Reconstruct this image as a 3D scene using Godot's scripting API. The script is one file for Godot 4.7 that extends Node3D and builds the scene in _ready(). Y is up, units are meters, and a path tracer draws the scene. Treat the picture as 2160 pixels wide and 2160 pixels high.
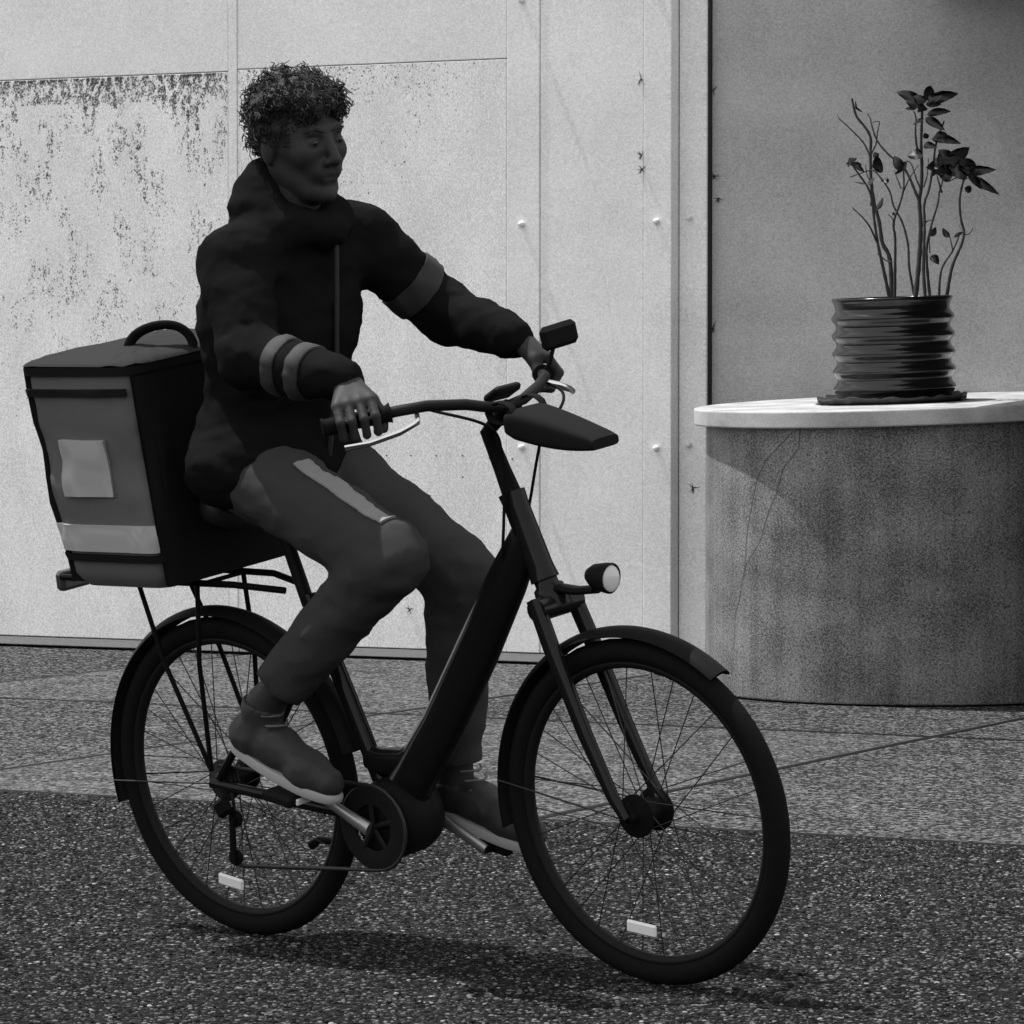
extends Node3D

# ---------------------------------------------------------------- frames
const CAM_H := 1.1909
var bike_xf: Transform3D          # local x = forward, y = up (leaning), z = rider's right
var wall_xf: Transform3D          # local x = along the wall to the right, y = up, z = out of the wall
var used := {}
var rng := RandomNumberGenerator.new()

# ---------------------------------------------------------------- mesh builder
class MB:
	var v := PackedVector3Array()
	var uv := PackedVector2Array()
	var ix := PackedInt32Array()
	func p(a: Vector3, t := Vector2.ZERO) -> int:
		v.append(a); uv.append(t); return v.size() - 1
	func tri(a: int, b: int, c: int): ix.append(a); ix.append(b); ix.append(c)
	func quad(a: int, b: int, c: int, d: int):
		tri(a, b, c); tri(a, c, d)
	func face(a: Vector3, b: Vector3, c: Vector3, d: Vector3):
		quad(p(a, Vector2(0, 0)), p(b, Vector2(1, 0)), p(c, Vector2(1, 1)), p(d, Vector2(0, 1)))
	# rows: array of PackedVector3Array of equal length
	func loft(rows: Array, closed := true, cap0 := false, cap1 := false):
		var n: int = rows[0].size()
		var base := []
		for r in rows.size():
			base.append(v.size())
			for i in n: p(rows[r][i], Vector2(float(i) / n, float(r) / maxi(1, rows.size() - 1)))
		for r in rows.size() - 1:
			for i in (n if closed else n - 1):
				var j := (i + 1) % n
				quad(base[r] + i, base[r + 1] + i, base[r + 1] + j, base[r] + j)
		if cap0: fan(rows[0], false)
		if cap1: fan(rows[rows.size() - 1], true)
	func fan(row: PackedVector3Array, flip: bool):
		var c := Vector3.ZERO
		for q in row: c += q
		var ci := p(c / row.size()); var b0 := v.size()
		for q in row: p(q)
		for i in row.size():
			var j := (i + 1) % row.size()
			if flip: tri(ci, b0 + j, b0 + i)
			else: tri(ci, b0 + i, b0 + j)
	func tube(pts: PackedVector3Array, radii, sides := 10, caps := true, flat := 1.0):
		var rows := []
		var up := Vector3.UP
		var prev := Vector3.ZERO
		for i in pts.size():
			var d := (pts[mini(i + 1, pts.size() - 1)] - pts[maxi(i - 1, 0)]).normalized()
			if i == 0:
				up = Vector3.UP if absf(d.y) < 0.9 else Vector3.RIGHT
				up = (up - d * up.dot(d)).normalized()
			else:
				up = (up - d * up.dot(d)).normalized()
			var sd := d.cross(up)
			var r: float = radii if radii is float else radii[i]
			var row := PackedVector3Array()
			for k in sides:
				var t := TAU * k / sides
				row.append(pts[i] + (up * cos(t) + sd * sin(t) * flat) * r)
			rows.append(row)
		loft(rows, true, caps, caps)
	# lathe about local y; prof = array of Vector2(radius, y)
	func lathe(prof: Array, segs: int, xf := Transform3D.IDENTITY, wob = null):
		var rows := []
		for q in prof:
			var row := PackedVector3Array()
			for k in segs:
				var t := -TAU * k / segs
				var rr: float = q.x
				var pt := Vector3(cos(t) * rr, q.y, sin(t) * rr)
				if wob != null: pt = wob.call(pt)
				row.append(xf * pt)
			rows.append(row)
		loft(rows, true)
	func bevel_box(size: Vector3, b: float, xf := Transform3D.IDENTITY):
		var h := size * 0.5
		b = minf(b, minf(h.x, minf(h.y, h.z)) * 0.9)
		var hb := h - Vector3(b, b, b)
		# faces
		for ax in 3:
			for sg in [-1.0, 1.0]:
				var a1 := (ax + 1) % 3; var a2 := (ax + 2) % 3
				var q := []
				for c in [[-1.0, -1.0], [1.0, -1.0], [1.0, 1.0], [-1.0, 1.0]]:
					var pt := Vector3.ZERO
					pt[ax] = sg * h[ax]; pt[a1] = c[0] * hb[a1]; pt[a2] = c[1] * hb[a2]
					q.append(xf * pt)
				if sg > 0: face(q[0], q[3], q[2], q[1])
				else: face(q[0], q[1], q[2], q[3])
		# edges
		for ax in 3:
			var a1 := (ax + 1) % 3; var a2 := (ax + 2) % 3
			for s1 in [-1.0, 1.0]:
				for s2 in [-1.0, 1.0]:
					var q := []
					for e in [[-1.0, 0], [1.0, 0], [1.0, 1], [-1.0, 1]]:
						var pt := Vector3.ZERO
						pt[ax] = e[0] * hb[ax]
						pt[a1] = s1 * (h[a1] if e[1] == 0 else hb[a1])
						pt[a2] = s2 * (hb[a2] if e[1] == 0 else h[a2])
						q.append(xf * pt)
					if s1 * s2 > 0: face(q[0], q[3], q[2], q[1])
					else: face(q[0], q[1], q[2], q[3])
		for sx in [-1.0, 1.0]:
			for sy in [-1.0, 1.0]:
				for sz in [-1.0, 1.0]:
					var i0 := p(xf * Vector3(sx * h.x, sy * hb.y, sz * hb.z))
					var i1 := p(xf * Vector3(sx * hb.x, sy * h.y, sz * hb.z))
					var i2 := p(xf * Vector3(sx * hb.x, sy * hb.y, sz * h.z))
					if sx * sy * sz > 0: tri(i0, i2, i1)
					else: tri(i0, i1, i2)
	func ball(c: Vector3, r: Vector3, segs := 12, rings := 8, bs := Basis.IDENTITY):
		var rows := []
		for i in rings + 1:
			var a := -PI / 2 + PI * i / rings
			var row := PackedVector3Array()
			for k in segs:
				var t := -TAU * k / segs
				row.append(c + bs * (Vector3(cos(a) * cos(t), sin(a), cos(a) * sin(t)) * r))
			rows.append(row)
		loft(rows, true)
	func mesh(mat: Material) -> ArrayMesh:
		var n := PackedVector3Array(); n.resize(v.size())
		for i in range(0, ix.size(), 3):
			var a := ix[i]; var b := ix[i + 1]; var c := ix[i + 2]
			var fn := (v[c] - v[a]).cross(v[b] - v[a])
			n[a] += fn; n[b] += fn; n[c] += fn
		for i in n.size():
			n[i] = n[i].normalized() if n[i].length_squared() > 1e-20 else Vector3.UP
		var arr := []; arr.resize(Mesh.ARRAY_MAX)
		arr[Mesh.ARRAY_VERTEX] = v; arr[Mesh.ARRAY_NORMAL] = n
		arr[Mesh.ARRAY_TEX_UV] = uv; arr[Mesh.ARRAY_INDEX] = ix
		var m := ArrayMesh.new()
		m.add_surface_from_arrays(Mesh.PRIMITIVE_TRIANGLES, arr)
		m.surface_set_material(0, mat)
		return m

# ---------------------------------------------------------------- distance field with surface nets
class Field:
	var o: Vector3
	var c: float
	var nx: int
	var ny: int
	var nz: int
	var d := PackedFloat32Array()
	func _init(lo: Vector3, hi: Vector3, cell: float):
		o = lo; c = cell
		nx = int(ceil((hi.x - lo.x) / cell)) + 1
		ny = int(ceil((hi.y - lo.y) / cell)) + 1
		nz = int(ceil((hi.z - lo.z) / cell)) + 1
		d.resize(nx * ny * nz); d.fill(1.0)
	func _rng(lo: Vector3, hi: Vector3) -> Array:
		var a := (lo - o) / c; var b := (hi - o) / c
		return [clampi(int(a.x), 0, nx - 1), clampi(int(b.x) + 1, 0, nx - 1), clampi(int(a.y), 0, ny - 1), clampi(int(b.y) + 1, 0, ny - 1), clampi(int(a.z), 0, nz - 1), clampi(int(b.z) + 1, 0, nz - 1)]
	func cap(a: Vector3, b: Vector3, ra: float, rb: float, k := 0.03, sub := false):
		var m := maxf(ra, rb) + k + c * 3.0
		var lo := Vector3(minf(a.x, b.x), minf(a.y, b.y), minf(a.z, b.z)) - Vector3(m, m, m)
		var hi := Vector3(maxf(a.x, b.x), maxf(a.y, b.y), maxf(a.z, b.z)) + Vector3(m, m, m)
		var g := _rng(lo, hi)
		var ba := b - a
		var il := 1.0 / maxf(ba.length_squared(), 1e-9)
		for z in range(g[4], g[5] + 1):
			for y in range(g[2], g[3] + 1):
				var i: int = (z * ny + y) * nx + g[0]
				var q := o + Vector3(g[0], y, z) * c - a
				for x in range(g[0], g[1] + 1):
					var t := clampf(q.dot(ba) * il, 0.0, 1.0)
					var e := (q - ba * t).length() - ra - (rb - ra) * t
					var w := d[i]
					if sub:
						e = -e
						var h := maxf(k - absf(w - e), 0.0)
						d[i] = maxf(w, e) + h * h * 0.25 / k
					else:
						var h := maxf(k - absf(w - e), 0.0)
						d[i] = minf(w, e) - h * h * 0.25 / k
					i += 1
					q.x += c
	func ell(ct: Vector3, r: Vector3, k := 0.03, bs := Basis.IDENTITY, sub := false):
		var mr := maxf(r.x, maxf(r.y, r.z)) + k + c * 3.0
		var g := _rng(ct - Vector3(mr, mr, mr), ct + Vector3(mr, mr, mr))
		var inv := bs.inverse()
		var ir := Vector3(1.0 / r.x, 1.0 / r.y, 1.0 / r.z)
		for z in range(g[4], g[5] + 1):
			for y in range(g[2], g[3] + 1):
				var i: int = (z * ny + y) * nx + g[0]
				for x in range(g[0], g[1] + 1):
					var q := inv * (o + Vector3(x, y, z) * c - ct)
					var s := q * ir
					var k0 := s.length()
					var e := k0 * (k0 - 1.0) / maxf((s * ir).length(), 1e-6)
					var w := d[i]
					if sub: e = -e
					var h := maxf(k - absf(w - e), 0.0)
					if sub: d[i] = maxf(w, e) + h * h * 0.25 / k
					else: d[i] = minf(w, e) - h * h * 0.25 / k
					i += 1
	func plane_cut(pt: Vector3, nrm: Vector3):   # removes the side nrm points to
		for z in nz:
			for y in ny:
				var i := (z * ny + y) * nx
				for x in nx:
					var e := (o + Vector3(x, y, z) * c - pt).dot(nrm)
					if e > d[i]: d[i] = e
					i += 1
	func at(p: Vector3) -> float:
		var q := (p - o) / c
		var x := clampi(int(q.x), 0, nx - 2); var y := clampi(int(q.y), 0, ny - 2); var z := clampi(int(q.z), 0, nz - 2)
		var fx := q.x - x; var fy := q.y - y; var fz := q.z - z
		var i := (z * ny + y) * nx + x
		var sz := nx * ny
		var a := lerpf(lerpf(d[i], d[i + 1], fx), lerpf(d[i + nx], d[i + nx + 1], fx), fy)
		i += sz
		return lerpf(a, lerpf(lerpf(d[i], d[i + 1], fx), lerpf(d[i + nx], d[i + nx + 1], fx), fy), fz)
	func hit(p: Vector3, dir: Vector3) -> Vector3:     # first point outward along dir where the surface lies
		for k in 60:
			p += dir * 0.003
			if at(p) > 0.0: break
		return p
	func wrinkle(fn: FastNoiseLite, amp: float, sc: Vector3):
		for z in nz:
			for y in ny:
				var i := (z * ny + y) * nx
				for x in nx:
					if absf(d[i]) < 0.04:
						d[i] += fn.get_noise_3dv((o + Vector3(x, y, z) * c) * sc) * amp
					i += 1
	func to_mesh(mb: MB):
		var idx := PackedInt32Array(); idx.resize(d.size()); idx.fill(-1)
		var sy := nx; var sz := nx * ny
		var off := PackedInt32Array([0, 1, sy, sy + 1, sz, sz + 1, sz + sy, sz + sy + 1])
		var eg := [[0, 1], [2, 3], [4, 5], [6, 7], [0, 2], [1, 3], [4, 6], [5, 7], [0, 4], [1, 5], [2, 6], [3, 7]]
		var cr := PackedVector3Array()
		for k in 8: cr.append(Vector3(k & 1, (k >> 1) & 1, (k >> 2) & 1))
		for z in nz - 1:
			for y in ny - 1:
				var i := (z * ny + y) * nx
				for x in nx - 1:
					var s := 0
					if d[i] < 0.0: s += 1
					if d[i + 1] < 0.0: s += 1
					if d[i + sy] < 0.0: s += 1
					if d[i + sy + 1] < 0.0: s += 1
					if d[i + sz] < 0.0: s += 1
					if d[i + sz + 1] < 0.0: s += 1
					if d[i + sz + sy] < 0.0: s += 1
					if d[i + sz + sy + 1] < 0.0: s += 1
					if s != 0 and s != 8:
						var acc := Vector3.ZERO; var n := 0
						for e in eg:
							var da := d[i + off[e[0]]]; var db := d[i + off[e[1]]]
							if (da < 0.0) != (db < 0.0):
								acc += cr[e[0]].lerp(cr[e[1]], da / (da - db)); n += 1
						idx[i] = mb.p(o + (Vector3(x, y, z) + acc / n) * c)
					i += 1
		for z in range(1, nz - 1):
			for y in range(1, ny - 1):
				var i := (z * ny + y) * nx + 1
				for x in range(1, nx - 1):
					var a := d[i] < 0.0
					if a != (d[i + 1] < 0.0):
						_q(mb, idx[i], idx[i - sy], idx[i - sy - sz], idx[i - sz], a)
					if a != (d[i + sy] < 0.0):
						_q(mb, idx[i], idx[i - sz], idx[i - sz - 1], idx[i - 1], a)
					if a != (d[i + sz] < 0.0):
						_q(mb, idx[i], idx[i - 1], idx[i - 1 - sy], idx[i - sy], a)
					i += 1
	func _q(mb: MB, a: int, b: int, cc: int, e: int, flip: bool):
		if a < 0 or b < 0 or cc < 0 or e < 0: return
		if flip: mb.quad(a, b, cc, e)
		else: mb.quad(e, cc, b, a)

# ---------------------------------------------------------------- nodes
func numbered(called: String) -> String:
	var k: int = used.get(called, 0)
	used[called] = k + 1
	return called if k == 0 else "%s_%03d" % [called, k]

func thing(called: String, label: String, category: String, xf := Transform3D.IDENTITY, group := "") -> Node3D:
	var o := Node3D.new(); o.name = numbered(called); add_child(o)
	o.transform = xf
	o.set_meta("label", label); o.set_meta("category", category)
	if group != "": o.set_meta("group", group)
	return o

func part(called: String, mb: MB, mat: Material, parent: Node, label := "") -> MeshInstance3D:
	return inst(called, mb.mesh(mat), parent, Transform3D.IDENTITY, label)

func inst(called: String, m: Mesh, parent: Node, xf := Transform3D.IDENTITY, label := "") -> MeshInstance3D:
	var o := MeshInstance3D.new(); o.mesh = m; o.name = called
	parent.add_child(o, true); o.transform = xf
	if label != "": o.set_meta("label", label)
	return o

func group_node(called: String, parent: Node, xf := Transform3D.IDENTITY) -> Node3D:
	var o := Node3D.new(); o.name = called; parent.add_child(o, true); o.transform = xf
	return o

func V(x: float, y: float, z: float) -> Vector3: return Vector3(x, y, z)

# ---------------------------------------------------------------- materials
func s8(lin: float) -> int:
	lin = clampf(lin, 0.0, 1.0)
	var s := 12.92 * lin if lin < 0.0031308 else 1.055 * pow(lin, 1.0 / 2.4) - 0.055
	return clampi(int(round(s * 255.0)), 0, 255)

func grey(lin: float) -> Color:
	return Color(lin, lin, lin).linear_to_srgb()

func mat(lin: float, rough := 0.8, metal := 0.0) -> StandardMaterial3D:
	var m := StandardMaterial3D.new()
	m.albedo_color = grey(lin); m.roughness = rough; m.metallic = metal
	return m

func noise(seed_: int, freq: float, oct := 3, type := FastNoiseLite.TYPE_SIMPLEX_SMOOTH) -> FastNoiseLite:
	var f := FastNoiseLite.new()
	f.seed = seed_; f.frequency = freq; f.noise_type = type
	f.fractal_type = FastNoiseLite.FRACTAL_FBM if oct > 1 else FastNoiseLite.FRACTAL_NONE
	f.fractal_octaves = oct
	return f

func ridged(seed_: int) -> FastNoiseLite:
	var f := noise(seed_, 1.0, 2)
	f.fractal_type = FastNoiseLite.FRACTAL_RIDGED
	f.domain_warp_enabled = true; f.domain_warp_amplitude = 0.6; f.domain_warp_frequency = 0.6
	return f

func nbytes(f: FastNoiseLite, w: int, h: int, seamless := true) -> PackedByteArray:
	var im: Image = f.get_seamless_image(w, h, false, false, 0.12, true) if seamless else f.get_image(w, h, false, false, true)
	im.convert(Image.FORMAT_L8)
	return im.get_data()

func tex(b: PackedByteArray, w: int, h: int) -> ImageTexture:
	var im := Image.create_from_data(w, h, false, Image.FORMAT_L8, b)
	im.convert(Image.FORMAT_RGB8)
	im.generate_mipmaps()
	return ImageTexture.create_from_image(im)

func nrm_tex(b: PackedByteArray, w: int, h: int, strength: float) -> ImageTexture:
	var im := Image.create_from_data(w, h, false, Image.FORMAT_L8, b)
	im.convert(Image.FORMAT_RGBA8)
	im.bump_map_to_normal_map(strength)
	im.generate_mipmaps()
	return ImageTexture.create_from_image(im)

# LUT from mean and spread of a noise byte to an sRGB byte
func lut(lo: float, hi: float, gamma := 1.0) -> PackedByteArray:
	var t := PackedByteArray(); t.resize(256)
	for i in 256: t[i] = s8(lo + (hi - lo) * pow(i / 255.0, gamma))
	return t

var white_noise: PackedByteArray      # 1024 x 1024 fine grain, shared
var grain_nrm: ImageTexture
var weave_nrm: ImageTexture
var wall_mat: StandardMaterial3D

func tri_mat(tx: Texture2D, metres: float, rough: float, nt: Texture2D = null, ns := 1.0) -> StandardMaterial3D:
	var m := StandardMaterial3D.new()
	m.albedo_texture = tx; m.roughness = rough
	m.uv1_triplanar = true; m.uv1_world_triplanar = true
	m.uv1_scale = Vector3.ONE / metres
	if nt:
		m.normal_enabled = true; m.normal_texture = nt; m.normal_scale = ns
	return m

func cloth(lin: float, scale_m := 0.12, ns := 0.6) -> StandardMaterial3D:
	var m := mat(lin, 0.92); m.metallic_specular = 0.08
	m.uv1_triplanar = true; m.uv1_scale = Vector3.ONE / scale_m
	m.normal_enabled = true; m.normal_texture = weave_nrm; m.normal_scale = ns
	return m

# ================================================================ READY
func _ready():
	rng.seed = 4711
	# ---- camera
	var cam := Camera3D.new(); cam.name = "camera"; add_child(cam)
	cam.position = V(0, CAM_H, 0)
	cam.rotation_degrees = V(-1.7683, 0, 0)
	cam.fov = 14.1647; cam.near = 0.05; cam.far = 400.0; cam.current = true
	# ---- sky, sun, exposure
	var env := Environment.new()
	env.background_mode = Environment.BG_SKY
	var sm := ProceduralSkyMaterial.new()
	sm.sky_top_color = Color(0.72, 0.72, 0.72); sm.sky_horizon_color = Color(0.86, 0.86, 0.86)
	sm.ground_horizon_color = Color(0.5, 0.5, 0.5); sm.ground_bottom_color = Color(0.3, 0.3, 0.3)
	sm.sun_angle_max = 0.0
	var sk := Sky.new(); sk.sky_material = sm
	env.sky = sk
	env.background_energy_multiplier = 1.3
	env.tonemap_mode = Environment.TONE_MAPPER_LINEAR
	env.tonemap_exposure = 1.72
	env.sdfgi_enabled = true; env.ssao_enabled = true; env.ssil_enabled = true
	var we := WorldEnvironment.new(); we.name = "environment"; we.environment = env; add_child(we)
	var sun := DirectionalLight3D.new(); sun.name = "sun"; add_child(sun)
	var az := deg_to_rad(112.5); var el := deg_to_rad(66.5)
	var to_sun := V(-sin(az) * cos(el), sin(el), cos(az) * cos(el))
	sun.look_at_from_position(to_sun * 50.0, Vector3.ZERO, V(0, 0, 1))
	sun.light_energy = 1.2; sun.light_angular_distance = 0.5; sun.shadow_enabled = true
	# ---- frames
	var th := deg_to_rad(41.1986); var ln := deg_to_rad(9.4017)
	var fw := V(cos(th), 0, sin(th)); var lf := V(sin(th), 0, -cos(th))
	var upv := V(0, cos(ln), 0) - lf * sin(ln)
	bike_xf = Transform3D(Basis(fw, upv, fw.cross(upv)), V(-0.5536, 0.0, -8.9058))
	var wa := deg_to_rad(27.3059)
	wall_xf = Transform3D(Basis(V(cos(wa), 0, sin(wa)), Vector3.UP, V(-sin(wa), 0, cos(wa))), V(0.718, 0, -17.305))
	# ---- shared textures
	shared_textures()
	# ---- structure
	build_ground()
	build_walls()
	build_planter()
	# ---- objects
	build_pot_and_plant()
	build_bicycle()
	build_bags()
	build_person()
	var lf2 := MB.new()
	leaf(lf2, V(-0.03, 0.006, 0), V(0.035, 0.012, 0.01), 0.03, 1.3)
	var fl := thing("fallen_leaf", "small dark dead leaf lying on the pavement left of the concrete drum", "leaf", Transform3D(Basis.IDENTITY, V(0.574, 0.0, -16.64)))
	part("blade", lf2, mat(0.02, 0.8), fl)
	# ---- fine ground relief
	build_chips()

func shared_textures():
	white_noise = PackedByteArray(); white_noise.resize(1024 * 1024)
	var r := RandomNumberGenerator.new(); r.seed = 99
	for i in white_noise.size(): white_noise[i] = r.randi() & 255
	var fine := nbytes(noise(5, 0.11, 4), 512, 512)
	grain_nrm = nrm_tex(fine, 512, 512, 5.0)
	var wv := PackedByteArray(); wv.resize(256 * 256)
	for y in 256:
		for x in 256:
			var a := sin(x * TAU / 8.0) * sin(y * TAU / 8.0)
			wv[y * 256 + x] = clampi(int(128 + 70 * a + (white_noise[y * 1024 + x] - 128) * 0.35), 0, 255)
	weave_nrm = nrm_tex(wv, 256, 256, 4.0)
	# painted wall: white paint with fine tooth and faint dull patches
	var b := nbytes(noise(11, 0.006, 4), 1024, 1024)
	var l := lut(0.0, 1.0)
	for i in b.size():
		var g: float = 0.74 + (b[i] - 128) * 0.0007 + (white_noise[i] - 128) * 0.0014
		b[i] = s8(g)
	wall_mat = tri_mat(tex(b, 1024, 1024), 4.1, 0.75)

# ================================================================ GROUND
func gpt(s: float, n: float, y: float) -> Vector3: return wall_xf * V(s, y, n)

func build_ground():
	# one sheet to the horizon, under slabs and asphalt
	var mb := MB.new()
	mb.face(V(-150, -0.035, 150), V(150, -0.035, 150), V(150, -0.035, -200), V(-150, -0.035, -200))
	var g := part("ground", mb, mat(0.035, 0.95), self)
	g.set_meta("kind", "structure"); g.set_meta("label", "dark bedding under slabs and road"); g.set_meta("category", "ground")
	# paving slabs
	var cel := nbytes(noise(21, 0.075, 4), 1024, 1024)
	var big := nbytes(noise(22, 0.004, 4), 1024, 1024)
	var sp := PackedByteArray(); sp.resize(1024 * 1024)
	for i in sp.size():
		var v: float = 0.078 + (big[i] - 128) * 0.0003 + (cel[i] - 128) * 0.0006 + (white_noise[i] - 128) * 0.0003
		if cel[i] < 90: v -= (90 - cel[i]) * 0.0010
		sp[i] = s8(maxf(v, 0.012))
	var st := tex(sp, 1024, 1024)
	var pave := group_node("pavement", self)
	pave.set_meta("kind", "structure"); pave.set_meta("label", "pale concrete slab pavement in front of the wall"); pave.set_meta("category", "pavement")
	var rows := [[-0.3, 2.68], [2.68, 5.66]]
	var gap := 0.062
	var k := 0
	for row in rows:
		for c in range(-4, 5):
			var s0 := 0.05 + 2.13 * c; var s1 := s0 + 2.13
			var m := StandardMaterial3D.new()
			m.albedo_texture = st; m.roughness = 0.88
			m.albedo_color = grey(0.92 + 0.08 * sin(k * 2.7))
			m.uv1_triplanar = true; m.uv1_scale = Vector3.ONE / 1.9; m.uv1_offset = V(k * 0.37, k * 0.21, k * 0.53)
			m.metallic_specular = 0.2
			k += 1
			var sb := MB.new()
			var cx := (s0 + s1) * 0.5; var cn: float = (row[0] + row[1]) * 0.5
			var dy: float = 0.0008 * sin(k * 1.9)
			sb.bevel_box(V(s1 - s0 - gap + 0.030, 0.03, row[1] - row[0] - gap), 0.004)
			var o := inst("slab", sb.mesh(m), pave, wall_xf * Transform3D(Basis.IDENTITY, V(cx, -0.0155 + dy, cn)))
			o.set_meta("kind", "structure")
	# black sealant in the joints
	var seal := mat(0.006, 0.7); seal.metallic_specular = 0.2
	var sl := MB.new(); sl.bevel_box(V(20.0, 0.012, gap - 0.002), 0.003)
	var slm := sl.mesh(seal)
	for n in [2.68, 5.66 + 0.006]:
		inst("joint_seal", slm, pave, wall_xf * Transform3D(Basis.IDENTITY, V(0.0, -0.0062, n))).set_meta("kind", "structure")
	for c in range(-4, 6):
		for row in rows:
			var jl := MB.new(); jl.bevel_box(V(gap - 0.031, 0.012, row[1] - row[0] - gap - 0.004), 0.003)
			inst("joint_seal", jl.mesh(seal), pave, wall_xf * Transform3D(Basis.IDENTITY, V(0.05 + 2.13 * c, -0.0062, (row[0] + row[1]) * 0.5))).set_meta("kind", "structure")
	# asphalt
	var as_ := PackedByteArray(); as_.resize(1024 * 1024)
	var ag := nbytes(noise(31, 0.09, 3), 1024, 1024)
	for i in as_.size():
		var v: float = 0.010 + (ag[i] - 128) * 0.00012 + (big[i] - 128) * 0.00003
		if white_noise[i] > 246: v += 0.02
		as_[i] = s8(maxf(v, 0.003))
	var am := tri_mat(tex(as_, 1024, 1024), 1.7, 0.95)
	am.metallic_specular = 0.12
	var ab := MB.new()
	ab.face(gpt(-30, 60, 0.0), gpt(60, 60, 0.0), gpt(60, 5.690, 0.0), gpt(-30, 5.690, 0.0))
	ab.face(gpt(-30, 5.690, 0.0), gpt(60, 5.690, 0.0), gpt(60, 5.690, -0.034), gpt(-30, 5.690, -0.034))
	var road := part("road", ab, am, self)
	road.set_meta("kind", "structure"); road.set_meta("label", "dark coarse asphalt under the bicycle"); road.set_meta("category", "road")

func build_chips():
	var mb := MB.new()
	mb.ball(Vector3.ZERO, Vector3(1, 0.55, 0.8), 6, 4)
	var m := StandardMaterial3D.new(); m.vertex_color_use_as_albedo = true; m.roughness = 0.85; m.metallic_specular = 0.15
	var mm := MultiMesh.new()
	mm.transform_format = MultiMesh.TRANSFORM_3D; mm.use_colors = true
	mm.mesh = mb.mesh(m)
	var r := RandomNumberGenerator.new(); r.seed = 5
	var xs: Array[Transform3D] = []; var cs: Array[Color] = []
	var inv := wall_xf.affine_inverse()
	while xs.size() < 130000:
		var d := sqrt(r.randf_range(7.2 * 7.2, 13.2 * 13.2))
		var x := r.randf_range(-1, 1) * (0.135 * d + 0.12)
		var pt := V(x, 0, -d)
		if (inv * pt).z < 5.69: continue
		var s := 0.0022 + 0.0050 * pow(r.randf(), 1.6)
		var bs := Basis(V(0, 1, 0), r.randf() * TAU) * Basis.from_scale(V(s, s * r.randf_range(0.5, 1.0), s))
		xs.append(Transform3D(bs, pt + V(0, s * r.randf_range(-0.25, 0.2), 0)))
		var t := r.randf()
		var g := r.randf_range(0.003, 0.015)
		if t > 0.985: g = r.randf_range(0.14, 0.30)
		elif t > 0.76: g = r.randf_range(0.05, 0.14)
		elif t > 0.40: g = r.randf_range(0.016, 0.05)
		cs.append(Color(g, g, g))
	fill(mm, xs, cs)
	# exposed grit and pits of the paving slabs
	var m2 := MultiMesh.new()
	m2.transform_format = MultiMesh.TRANSFORM_3D; m2.use_colors = true; m2.mesh = mm.mesh
	var x2: Array[Transform3D] = []; var c2: Array[Color] = []
	while x2.size() < 110000:
		var d := sqrt(r.randf_range(9.8 * 9.8, 19.5 * 19.5))
		var x := r.randf_range(-1, 1) * (0.135 * d + 0.15)
		var pt := V(x, 0, -d)
		var lc := inv * pt
		if lc.z > 5.62 or lc.z < 0.12 or absf(lc.z - 2.68) < 0.035: continue
		if absf(fposmod(lc.x - 0.05 + 1.065, 2.13) - 1.065) < 0.03: continue
		if Vector2(pt.x - 1.545, pt.z + 15.99).length() < 0.8: continue
		var s := 0.0035 + 0.0085 * pow(r.randf(), 1.5)
		var bs := Basis(V(0, 1, 0), r.randf() * TAU) * Basis.from_scale(V(s, 0.0011, s * r.randf_range(0.6, 1.4)))
		x2.append(Transform3D(bs, pt + V(0, 0.0004, 0)))
		var g := r.randf_range(0.014, 0.045) if r.randf() < 0.68 else r.randf_range(0.10, 0.18)
		c2.append(Color(g, g, g))
	fill(m2, x2, c2)
	var o2 := MultiMeshInstance3D.new(); o2.multimesh = m2; o2.name = "paving_grit"; add_child(o2)
	o2.set_meta("kind", "stuff"); o2.set_meta("label", "grit and pits in the pale pavement slabs"); o2.set_meta("category", "grit")
	var o := MultiMeshInstance3D.new(); o.multimesh = mm; o.name = "asphalt_chips"; add_child(o)
	o.set_meta("kind", "stuff"); o.set_meta("label", "small stone chips of the worn asphalt"); o.set_meta("category", "stone chips")

func fill(mm: MultiMesh, xs: Array[Transform3D], cs: Array[Color]):
	mm.instance_count = xs.size()
	for i in xs.size():
		mm.set_instance_transform(i, xs[i]); mm.set_instance_color(i, cs[i])

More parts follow.
